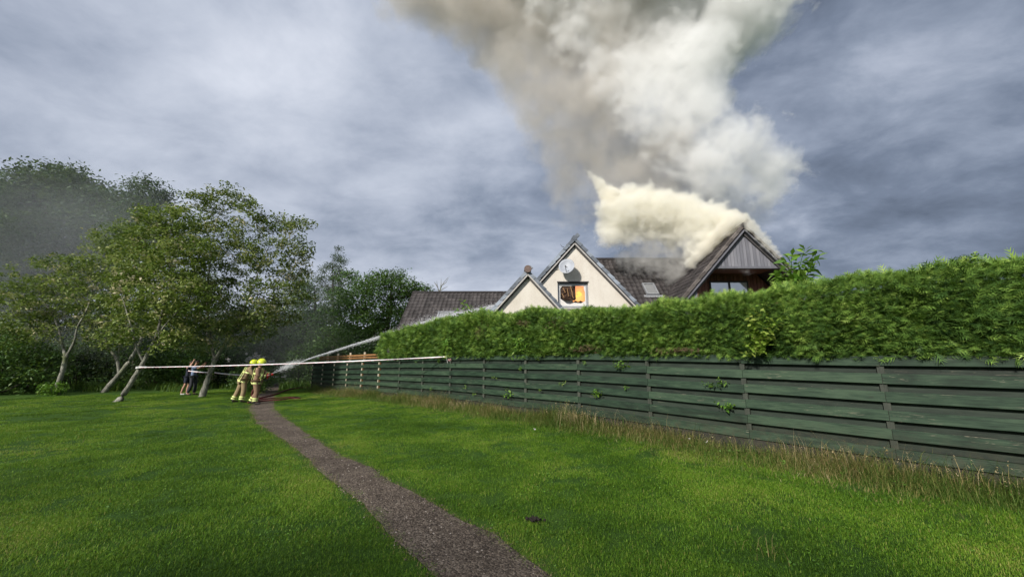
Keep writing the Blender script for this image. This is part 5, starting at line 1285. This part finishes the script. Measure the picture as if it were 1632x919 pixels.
def build_people():
    rz = math.atan2(3.1, 9.3)
    # B, the front firefighter holding the branch; A behind, leaning in
    pB = onG(406, 644); pA = onG(378, 641.5)
    JB = dict(pelvis=(.06, 0, .93), hem=(.05, 0, .82), chest=(.08, 0, 1.28), neck=(.10, 0, 1.49), head=(.15, 0, 1.63), face=(1, 0, -.12),
              shR=(.09, -.19, 1.40), elR=(.13, -.27, 1.14), haR=(.34, -.10, 1.10), shL=(.12, .19, 1.40), elL=(.30, .22, 1.20), haL=(.48, .02, 1.18),
              pnR=(0, 1, 0), pnL=(0, -1, 0), hipR=(.05, -.10, .89), knR=(.13, -.13, .50), anR=(.12, -.15, .10), hipL=(.07, .10, .89), knL=(.10, .13, .50), anL=(-.12, .15, .10), toeR=(.32, -.17, .04), toeL=(.08, .16, .04))
    P, J = person('front firefighter in brown kit and yellow helmet holding the red hose nozzle', pB+Vector((-.10, 0, 0)), rz, JB, 'jacket', 'kit_brown', 'kit_brown', True)
    helmet(P, J); kit_bands(P, J); glove(P, J)
    JA = dict(pelvis=(.10, 0, .94), hem=(.08, 0, .83), chest=(.23, 0, 1.27), neck=(.33, 0, 1.47), head=(.42, -.02, 1.60), face=(1, 0, -.30),
              shR=(.25, -.19, 1.38), elR=(.37, -.27, 1.14), haR=(.60, -.20, 1.12), shL=(.29, .19, 1.38), elL=(.47, .20, 1.18), haL=(.70, .08, 1.17),
              pnR=(0, 1, 0), pnL=(0, -1, 0), hipR=(.12, -.10, .90), knR=(.14, -.15, .50), anR=(.08, -.18, .10), hipL=(.11, .10, .90), knL=(.02, .15, .50), anL=(-.12, .18, .10), toeR=(.28, -.20, .04), toeL=(.08, .19, .04))
    P, J = person('rear firefighter in tan kit leaning forward against his colleague on the path', pA+Vector((0, 0, 0)), rz+R(32), JA, 'jacket', 'kit_tan', 'kit_tan', True)
    helmet(P, J); kit_bands(P, J); glove(P, J)
    f = MB(); f.tube([Vector((.16, -.02, 1.0)), Vector((.32, -.02, 1.40))], [.085, .08], 10)
    # nozzle and hose
    B0 = pB+Vector((-.10, 0, 0)); Rz = Matrix.Rotation(rz, 3, 'Z')
    def wB(x, y, z): return B0+Rz @ Vector((x, y, z))
    N_ = empty('hose_nozzle', wB(.45, 0, 1.12), 0, label='red hose nozzle with pistol grip in the front firefighter\'s hands', cat='nozzle')
    MB().tube([wB(.28, -.05, 1.07), wB(.36, -.05, 1.10), wB(.38, -.05, 1.105), wB(.52, -.03, 1.16), wB(.54, -.03, 1.17), wB(.60, -.02, 1.19), wB(.63, -.02, 1.20)], [.028, .028, .038, .038, .052, .054, .04], 12).build('barrel', MATS['nozzle_red'], N_, smooth=True)
    MB().tube([wB(.46, -.04, 1.13), wB(.42, -.04, 1.01)], [.022, .026], 8).build('grip', MATS['nozzle_red'], N_)
    MB().tube([wB(.42, -.10, 1.14), wB(.44, -.10, 1.22), wB(.44, .03, 1.22), wB(.42, .03, 1.14)], .012, 6).build('handle', MATS['nozzle_red'], N_)
    g = lambda a, b, z=.04: onG(a, b)+Vector((0, 0, z))
    hose = [wB(.28, -.05, 1.07), wB(.20, .25, 1.02), wB(.10, .34, .85), wB(-.15, .42, .5), wB(-.15, .5, .2), wB(0, .62, .05), g(410, 636.5), g(418, 634.5), g(440, 629), g(458, 622), g(478, 618.5), g(502, 617.5), g(520, 616)]
    def smooth(P, k=6):
        Q = []
        for i in range(len(P)-1):
            p0, p1, p2, p3 = P[max(i-1, 0)], P[i], P[i+1], P[min(i+2, len(P)-1)]
            for s in range(k):
                f = s/k; Q.append(0.5*((2*p1)+(p2-p0)*f+(2*p0-5*p1+4*p2-p3)*f*f+(3*p1-p0-3*p2+p3)*f**3))
        return Q+[P[-1]]
    tag(MB().tube(smooth(hose), .042, 10).build('fire_hose', MATS['hose_red'], smooth=True), 'dark red charged hose running from the nozzle across the path towards the fence', 'hose')
    h2 = [g(395, 643), g(405, 641.5), g(418, 640), g(435, 639), g(448, 638.4), g(463, 636.5), g(478, 636.0), g(470, 634.2), g(450, 635), g(432, 636), g(415, 637.2), g(400, 638)]
    tag(MB().tube(smooth(h2), .036, 10).build('fire_hose', MATS['hose_red'], smooth=True), 'dark red loop of hose lying flat behind the front firefighter\'s boots', 'hose')
    # onlookers
    pC = onG(298, 629.5); pD = onG(290, 629)
    r2 = R(20)
    JC = dict(pelvis=(.15, 0, .98), hem=(.14, 0, .88), chest=(.14, 0, 1.32), neck=(.16, 0, 1.53), head=(.21, 0, 1.67), face=(1, 0, .15),
              shR=(.14, -.19, 1.44), elR=(.38, -.20, 1.36), haR=(.54, -.10, 1.58), shL=(.16, .19, 1.44), elL=(.42, .20, 1.38), haL=(.58, .04, 1.60),
              pnR=(0, 1, 0), pnL=(0, -1, 0), hipR=(.14, -.10, .93), knR=(.15, -.10, .51), anR=(.03, -.10, .08), hipL=(.16, .10, .93), knL=(.26, .12, .51), anL=(.24, .12, .08))
    P, J = person('onlooker in blue-grey T-shirt and dark trousers holding up a phone', pC, r2, JC, 'tshirt', 'tshirt_blue', 'trousers_dark', False, sleeves='short')
    def hair(P, J, m='hair'):
        fw = J.get('face').normalized(); up = (J['head']-J['neck']).normalized(); M = Matrix((fw, fw.cross(up).normalized(), up)).transposed()
        MB().ell(J['head']+up*.045-fw*.025, (.098, .090, .085), 12, 8, M=M).build('hair', MATS[m], P, smooth=True, world=False)
    hair(P, J)
    ph = empty('phone', pC, 0, label='small dark phone held up in the hands of the onlooker in blue', cat='phone')
    q = pC+Matrix.Rotation(r2, 3, 'Z') @ Vector((.66, -.03, 1.66)); d_ = Matrix.Rotation(r2, 3, 'Z'); b = MB()
    V = [q+d_ @ Vector((x, y, z)) for x in (-.006, .006) for y in (-.075, .075) for z in (-.038, .038)]
    b.add(V, [(0, 1, 3, 2), (4, 6, 7, 5), (0, 4, 5, 1), (2, 3, 7, 6), (0, 2, 6, 4), (1, 5, 7, 3)]); b.build('case', MATS['phone'], ph)
    MB().box(tuple(q+Vector((-.012, -.012, .015))), tuple(q+Vector((.012, -.004, .03)))).build('lens', MATS['silver'], ph)
    JD = dict(pelvis=(.12, 0, .95), hem=(.11, 0, .84), chest=(.12, 0, 1.28), neck=(.14, 0, 1.50), head=(.18, 0, 1.64), face=(1, 0, .1),
              shR=(.12, -.18, 1.40), elR=(.26, -.26, 1.50), haR=(.30, -.16, 1.74), shL=(.14, .18, 1.40), elL=(.20, .24, 1.12), haL=(.30, .18, .92),
              pnR=(0, 1, 0), hipR=(.11, -.09, .90), knR=(.08, -.10, .50), anR=(-.04, -.10, .08), hipL=(.13, .09, .90), knL=(.18, .10, .50), anL=(.12, .10, .08))
    P, J = person('onlooker in dark top and shorts with bare calves and one arm raised', pD+Vector((-.10, .15, 0)), r2, JD, 'top', 'navy', 'navy', False, sleeves='short', short=True, shoe='shoe_white')
    hair(P, J)
build_people()

# ------------------------------------------------------------------ water jet and tapes
def build_water():
    s = onG(403, 644); tgt = atY(792, 486, 19.0)
    pxs = [(426, 598, 15.95), (446, 590, 16.2), (470, 580, 16.45), (500, 568.5, 16.8), (540, 556, 17.2), (580, 543.5, 17.6), (620, 531, 17.9), (660, 518, 18.2), (700, 506, 18.5), (735, 498, 18.7), (765, 492, 18.9), (795, 485, 19.1)]
    P = np.array([atY(*p) for p in pxs]); tt = np.linspace(0, 1, len(P))
    def at(t): return np.stack([np.interp(t, tt, P[:, i]) for i in range(3)], -1)
    W = empty('water_jet', tuple(P[0]), 0, label='thin white jet of water arcing from the nozzle over the hedge to the roof', cat='water jet')
    # strands of broken water
    V, F = [], []; core = MB()
    for q in range(70):
        t0 = random.random()**1.2*.95; ln = random.uniform(.08, .30); t1 = min(1, t0+ln); n = 9; pts = []; a = random.uniform(0, 6.28); o = abs(random.gauss(0, 1))
        for i in range(n):
            t = t0+(t1-t0)*i/(n-1); spread = .003+.048*t**1.5; c = at(np.array([t]))[0]
            pts.append(Vector(c)+Vector((math.cos(a)*.4, math.cos(a), math.sin(a)))*spread*o*.75+Vector((0, 0, -.14*o*t*t*(a % 1))))
        w0 = random.uniform(.003, .0075)*(1+.9*t0)
        core.tube(pts, [w0*math.sin(math.pi*(i+.4)/n)+.001 for i in range(n)], 5, cap=False)
    core.tube([Vector(at(np.array([i/30]))[0]) for i in range(31)], [.009+.008*math.sin(i*1.7)**2*(i/30) for i in range(31)], 7)
    core.build('strands', MATS['water_spray'], W, smooth=True)
    # droplets
    n = 20000; t = rng.random(n)**.8; c = at(t); sp = .003+.080*t**1.6; c += rng.normal(0, 1, (n, 3))*sp[:, None]*np.array([.5, .8, .8]); c[:, 2] -= np.abs(rng.normal(0, 1, n))*.13*t**1.5
    # mist where the stream breaks up over the path and over the cottage roof
    m = 1100; k = at(np.clip(rng.normal(.15, .03, m), 0, 1)); k += rng.normal(0, .07, (m, 3)); k[:, 2] += .04
    m2 = 6000; k2 = at(np.clip(rng.normal(.72, .09, m2), 0, 1)); k2 += rng.normal(0, .15, (m2, 3)); k2[:, 2] -= np.abs(rng.normal(.05, .12, m2))
    c = np.concatenate([c, k, k2]); n = len(c)
    d = P[-1]-P[0]; d /= np.linalg.norm(d); r_ = rng.uniform(.0025, .0065, n); L = r_*rng.uniform(2, 9, n)
    u = np.array([0, 0, 1.]); v = np.cross(d, u); v /= np.linalg.norm(v)
    V = np.stack([c-d*L[:, None], c+v*r_[:, None], c+u*r_[:, None], c-v*r_[:, None], c-u*r_[:, None], c+d*L[:, None]], 1).reshape(-1, 3)
    f = np.array([(0,2,1),(0,3,2),(0,4,3),(0,1,4),(5,1,2),(5,2,3),(5,3,4),(5,4,1)]); F = (f[None]+6*np.arange(n)[:, None, None]).reshape(-1, 3)
    tag(mesh_obj('droplets', V, F, MATS['water_spray'], W, smooth=True), kind='stuff')
build_water()
def tape(P0, P1, sag, label, wd=.075, seg=.16, tw=1.0):
    P0, P1 = Vector(P0), Vector(P1); L = (P1-P0).length; n = int(L/seg*2); W_, R_ = MB(), MB(); d = (P1-P0).normalized(); h = Vector((0, 0, 1)).cross(d).normalized()
    fr = []
    for i in range(n+1):
        t = i/n; c = P0.lerp(P1, t)-Vector((0, 0, sag*4*t*(1-t))); a = tw*(.5+.5*math.sin(t*9.0)+.3*math.sin(t*31)); u = Vector((0, 0, 1))*math.cos(a)+h*math.sin(a); fr.append((c-u*wd/2, c+u*wd/2))
    nn = Vector((0, 0, 0))
    for i in range(n):
        a0, b0 = fr[i]; a1, b1 = fr[i+1]; nn = (a1-a0).cross(b0-a0).normalized()*.0006
        # white upper band, blocks of red below it
        for (f0, f1, isred) in ((0, .24, i % 4 < 3), (.24, 1.0, False)):
            p = [a0.lerp(b0, f0), a1.lerp(b1, f0), a1.lerp(b1, f1), a0.lerp(b0, f1)]
            (R_ if isred else W_).prism([q-nn for q in p], nn*2)
    T = empty('barrier_tape', P0, 0, label=label, cat='tape'); W_.build('white_band', MATS['tape_white'], T); R_.build('red_block', MATS['tape_red'], T)
    return T
p0 = atY(222, 585, 16.75); p1 = on_fence(712, 568, .075)
T = tape(p0, p1, .06, 'long red and white barrier tape stretched from the leaning trunk to the fence top', .038, .2, .8)
k = MB(); c = atY(225, 585, 17.0)
for i in range(3): k.tube([c+Vector((math.cos(q/8*2*math.pi)*.165, math.sin(q/8*2*math.pi)*.165, .03*i-.03+.02*math.sin(q))) for q in range(9)], .014, 5)
k.build('knot', MATS['tape_white'], T)
k = MB(); [k.ell(p1+Vector((random.gauss(0, .02), random.gauss(0, .015), random.gauss(0, .03))), (.022, .016, .03), 7, 5) for _ in range(5)]; k.tube([p1, p1+Vector((.02, -.03, -.12)), p1+Vector((.05, -.02, -.24))], [.012, .01, .004], 5)
k.build('knot', MATS['tape_white'], T)
p0 = atY(342, 593.5, 19.35); p1 = atY(388, 597.5, 21.0); p2 = atY(455, 600, 26.5)
tape(p0, p1, .02, 'slack run of barrier tape between the tall lawn tree and the firefighters', .07, .2, .6)
tape(p1, p2, .03, 'farthest run of barrier tape ending at the small white notice', .05, .2, .6)
tape(atY(300, 590.5, 19.9), atY(332, 593, 19.6), .02, 'short red-edged run of tape passing the onlookers to the tall tree', .05, .2, .9)

# ------------------------------------------------------------------ smoke
def smoke(name, label, Y, lobes, col, dens, thr=.75, nscale=.55, vox=.17, band=.7, sub=9, kidr=.45, ys=.9, aniso=0.0, gain=3.0, fine=.35, grow=1.0):
    """billows: an overlapping cluster of closed lobes turned into a fog, eroded by noise in its material"""
    pts, rad = [], []
    for l in lobes:
        px, py, rp = l[:3]; dy = l[3] if len(l) > 3 else random.uniform(-1, 1)*.6
        y = Y+dy; c = atY(px, py, y); r = rp*grow*y/F_PX/.92; pts.append(c); rad.append(r)
        for j in range(sub):
            d = Vector((random.gauss(0, 1), random.gauss(0, 1), random.gauss(0, 1))).normalized(); rr = r*random.uniform(.22, kidr); q = c+Vector((d.x*r, d.y*r*ys, d.z*r))*.9; pts.append(q); rad.append(rr)
            if rr > .35:
                for _ in range(4):
                    d2 = (d+Vector((random.gauss(0, .8), random.gauss(0, .8), random.gauss(0, .8)))).normalized(); pts.append(q+d2*rr*.85); rad.append(rr*random.uniform(.3, .5))
    def fn(g):
        pos = g.n('ShaderNodeNewGeometry').outputs['Position']; fog = g.n('ShaderNodeAttribute', attribute_name='density').outputs['Fac']
        n1 = g.noise(pos, nscale, 6, .60, .9); n2 = g.noise(pos, nscale*3.3, 3, .6, .4)
        nz = g.math('ADD', g.math('MULTIPLY', n1, 1-fine), g.math('MULTIPLY', n2, fine))
        e = g.maprange(nz, .30, .70, 0, thr)
        d = g.math('MULTIPLY', g.math('SUBTRACT', fog, e), gain, clamp=True)
        d = g.math('MULTIPLY', d, dens)
        v = g.n('ShaderNodeVolumePrincipled', {'Color': (*col, 1), 'Density': d, 'Anisotropy': aniso, 'Density Attribute': ''}).outputs[0]
        out(g, None, v)
    m = mat(name+'_smoke', fn); 
    me = bpy.data.meshes.new(name); me.vertices.add(len(pts)); me.vertices.foreach_set('co', np.array(pts, np.float32).ravel()); me.update()
    at_ = me.attributes.new('rad', 'FLOAT', 'POINT'); at_.data.foreach_set('value', np.array(rad, np.float32))
    o = bpy.data.objects.new(name, me); C.objects.link(o); tag(o, label, 'smoke', kind='stuff')
    ng = bpy.data.node_groups.new(name, 'GeometryNodeTree'); ng.interface.new_socket('Geometry', in_out='INPUT', socket_type='NodeSocketGeometry'); ng.interface.new_socket('Geometry', in_out='OUTPUT', socket_type='NodeSocketGeometry')
    N, L = ng.nodes, ng.links; gi, go = N.new('NodeGroupInput'), N.new('NodeGroupOutput'); mv = N.new('GeometryNodeMeshToVolume'); sm = N.new('GeometryNodeSetMaterial')
    mp = N.new('GeometryNodeMeshToPoints'); na = N.new('GeometryNodeInputNamedAttribute'); na.data_type = 'FLOAT'; na.inputs[0].default_value = 'rad'
    pv = N.new('GeometryNodePointsToVolume'); pv.resolution_mode = 'VOXEL_SIZE'; pv.inputs['Voxel Size'].default_value = vox; pv.inputs['Density'].default_value = 1.0
    vm = N.new('GeometryNodeVolumeToMesh'); vm.resolution_mode = 'GRID'; vm.inputs['Threshold'].default_value = .1
    L.new(gi.outputs[0], mp.inputs['Mesh']); L.new(na.outputs[0], mp.inputs['Radius']); L.new(mp.outputs[0], pv.inputs['Points']); L.new(na.outputs[0], pv.inputs['Radius']); L.new(pv.outputs[0], vm.inputs['Volume'])
    mv.resolution_mode = 'VOXEL_SIZE'; mv.inputs['Voxel Size'].default_value = vox; mv.inputs['Interior Band Width'].default_value = band; mv.inputs['Density'].default_value = 1.0
    sm.inputs['Material'].default_value = m; L.new(vm.outputs[0], mv.inputs['Mesh']); L.new(mv.outputs[0], sm.inputs[0]); L.new(sm.outputs[0], go.inputs[0])
    md = o.modifiers.new('fog', 'NODES'); md.node_group = ng; me.materials.append(m)
    return o
def build_smoke():
    smoke('smoke_column', 'towering bright white billowing smoke column above the burning roof', 18.5,
        [(1150, 30, 85), (1195, 60, 55), (1100, 105, 70), (1060, 55, 60), (1110, 180, 62), (1060, 205, 52), (1175, 225, 55), (1125, 260, 55), (1225, 275, 55), (1195, 315, 42), (1080, 265, 40), (1005, 195, 36), (950, 105, 46), (900, 60, 46), (870, 20, 50),
         (955, 150, 40), (1000, 110, 52), (1035, 155, 45), (885, 85, 28), (925, 20, 55), (1150, -80, 120), (1010, -90, 130), (860, -90, 100), (985, 30, 60), (1040, -10, 70), (1255, 300, 30), (1150, 150, 42), (1225, 330, 22), (1250, 262, 30), (1220, -20, 60), (1170, 322, 34), (1208, 338, 24), (1120, 305, 34)],
        (.994, .992, .988), 1.15, 1.12, .40, .15, 2.0, 9, gain=2.0, fine=.45, grow=1.42)
    smoke('brown_smoke', 'softer grey-brown smoke drifting up and left from the house', 20.8,
        [(650, -30, 62), (700, 0, 58), (745, 15, 62), (795, 45, 68), (830, 110, 62), (858, 170, 56), (878, 230, 50), (895, 285, 44), (908, 330, 36), (920, 365, 26), (930, 180, 66), (955, 235, 62), (985, 285, 52), (960, 130, 66), (1000, 330, 46), (1060, 300, 50), (1100, 320, 46), (1170, 340, 44), (1200, 350, 32),
         (970, 378, 26), (940, 350, 30), (880, 50, 70), (1040, 370, 34), (1090, 385, 30), (720, -80, 100), (850, -60, 110), (1010, 60, 80), (1090, 60, 60), (1060, 240, 60), (1130, 310, 46), (1215, 335, 30), (1235, 345, 22), (1100, 350, 40), (1150, 345, 34), (985, 345, 40), (1010, 240, 60), (1000, 392, 30, -1.2), (1045, 392, 32, -1.2), (1085, 395, 30, -1.2), (968, 388, 26, -1), (1025, 365, 40, -1), (1065, 405, 24, -1.6), (1015, 405, 22, -1.6), (1180, 345, 34), (1215, 350, 30), (1240, 325, 30)],
        (.79, .755, .71), .70, 1.05, .30, .24, 2.2, 7, .45, 1.0, gain=1.5, fine=.40, grow=1.52)
    smoke('yellow_smoke', 'dense creamy yellow smoke pouring off the grey gable and curling left', 16.6,
        [(1165, 355, 22, -1.5), (1145, 350, 27, -1.0), (1120, 346, 32, -.5), (1090, 340, 34, 0), (1055, 336, 36, .2), (1022, 336, 36, .4), (990, 342, 36, .3), (1005, 312, 24, .4), (1035, 318, 22, .4), (980, 318, 20, .4), (968, 300, 16, .3), (956, 288, 12, .3), (972, 375, 24, .2), (1000, 378, 20, .4),
         (1125, 375, 26, -.6), (1105, 395, 22, -.2), (1150, 370, 20, -1.1), (1098, 415, 16, 0), (1060, 370, 24, .6), (1035, 370, 22, .5), (1070, 388, 20, .8), (1140, 380, 20, -1.0), (1120, 398, 18, -.6), (955, 345, 16, .3), (960, 370, 18, .3)],
        (.992, .978, .92), 3.6, .95, 1.0, .09, .7, 9, .45, gain=2.4, fine=.5, grow=1.28)
    smoke('verge_smoke', 'thin torn cream smoke hugging the edges of the grey gable and tailing off up left', 15.0,
        [(1185, 350, 11, -.7), (1176, 352, 13, -.6), (1165, 358, 14, -.3), (1152, 368, 13, 0), (1138, 380, 12, .4), (1124, 394, 11, .6), (1110, 408, 10, .8), (1100, 420, 9, 1.0), (1194, 357, 10, -.8), (1203, 366, 9.5, -.85), (1212, 376, 9, -.85), (1220, 385, 8.5, -.85), (1228, 394, 8, -.85), (1236, 402, 8, -.85), (1242, 410, 7, -.85), (1170, 346, 12, -.3), (1155, 352, 14, .2),
         (960, 300, 9, 1.8), (952, 290, 8, 1.8), (946, 282, 7, 1.8), (939, 276, 6, 1.8), (932, 270, 4, 1.8), (966, 308, 12, 1.8), (974, 316, 15, 1.8), (957, 296, 10, 1.8), (1192, 364, 7, -.9), (1205, 378, 6, -.9), (1216, 392, 6, -.9)],
        (.985, .965, .90), 5.0, .75, 2.2, .05, .26, 8, .5, gain=2.6, fine=.5, grow=1.35)
    smoke('roof_smoke', 'thin grey wisps of smoke creeping over the dark tiled roof', 17.3,
        [(1010, 415, 24), (1045, 425, 22), (1075, 430, 24), (1060, 445, 16), (1035, 405, 26), (985, 410, 18), (1085, 410, 26), (1185, 432, 14, -3.0), (1205, 428, 14, -3.0), (925, 372, 10, 0), (932, 355, 13, .5), (1040, 440, 12)],
        (.80, .79, .77), 1.8, 1.1, .8, .13, 1.2, 7, gain=1.6, fine=.5, grow=1.75)
    smoke('drifting_smoke', 'faint bluish smoke drifting through the crowns of the left trees', 24,
        [(x, y, 95, dy) for x, y, dy in ((-120, 360, 1), (-30, 350, 2), (60, 350, 2), (150, 360, 1), (240, 380, 0), (-80, 470, 0), (20, 470, 0), (120, 470, 0), (220, 470, 0), (320, 440, 1), (400, 470, 2), (470, 520, 4))],
        (.90, .94, 1.0), .016, .0, .08, .8, 8.0, 1, gain=1.6, grow=1.2)
build_smoke()
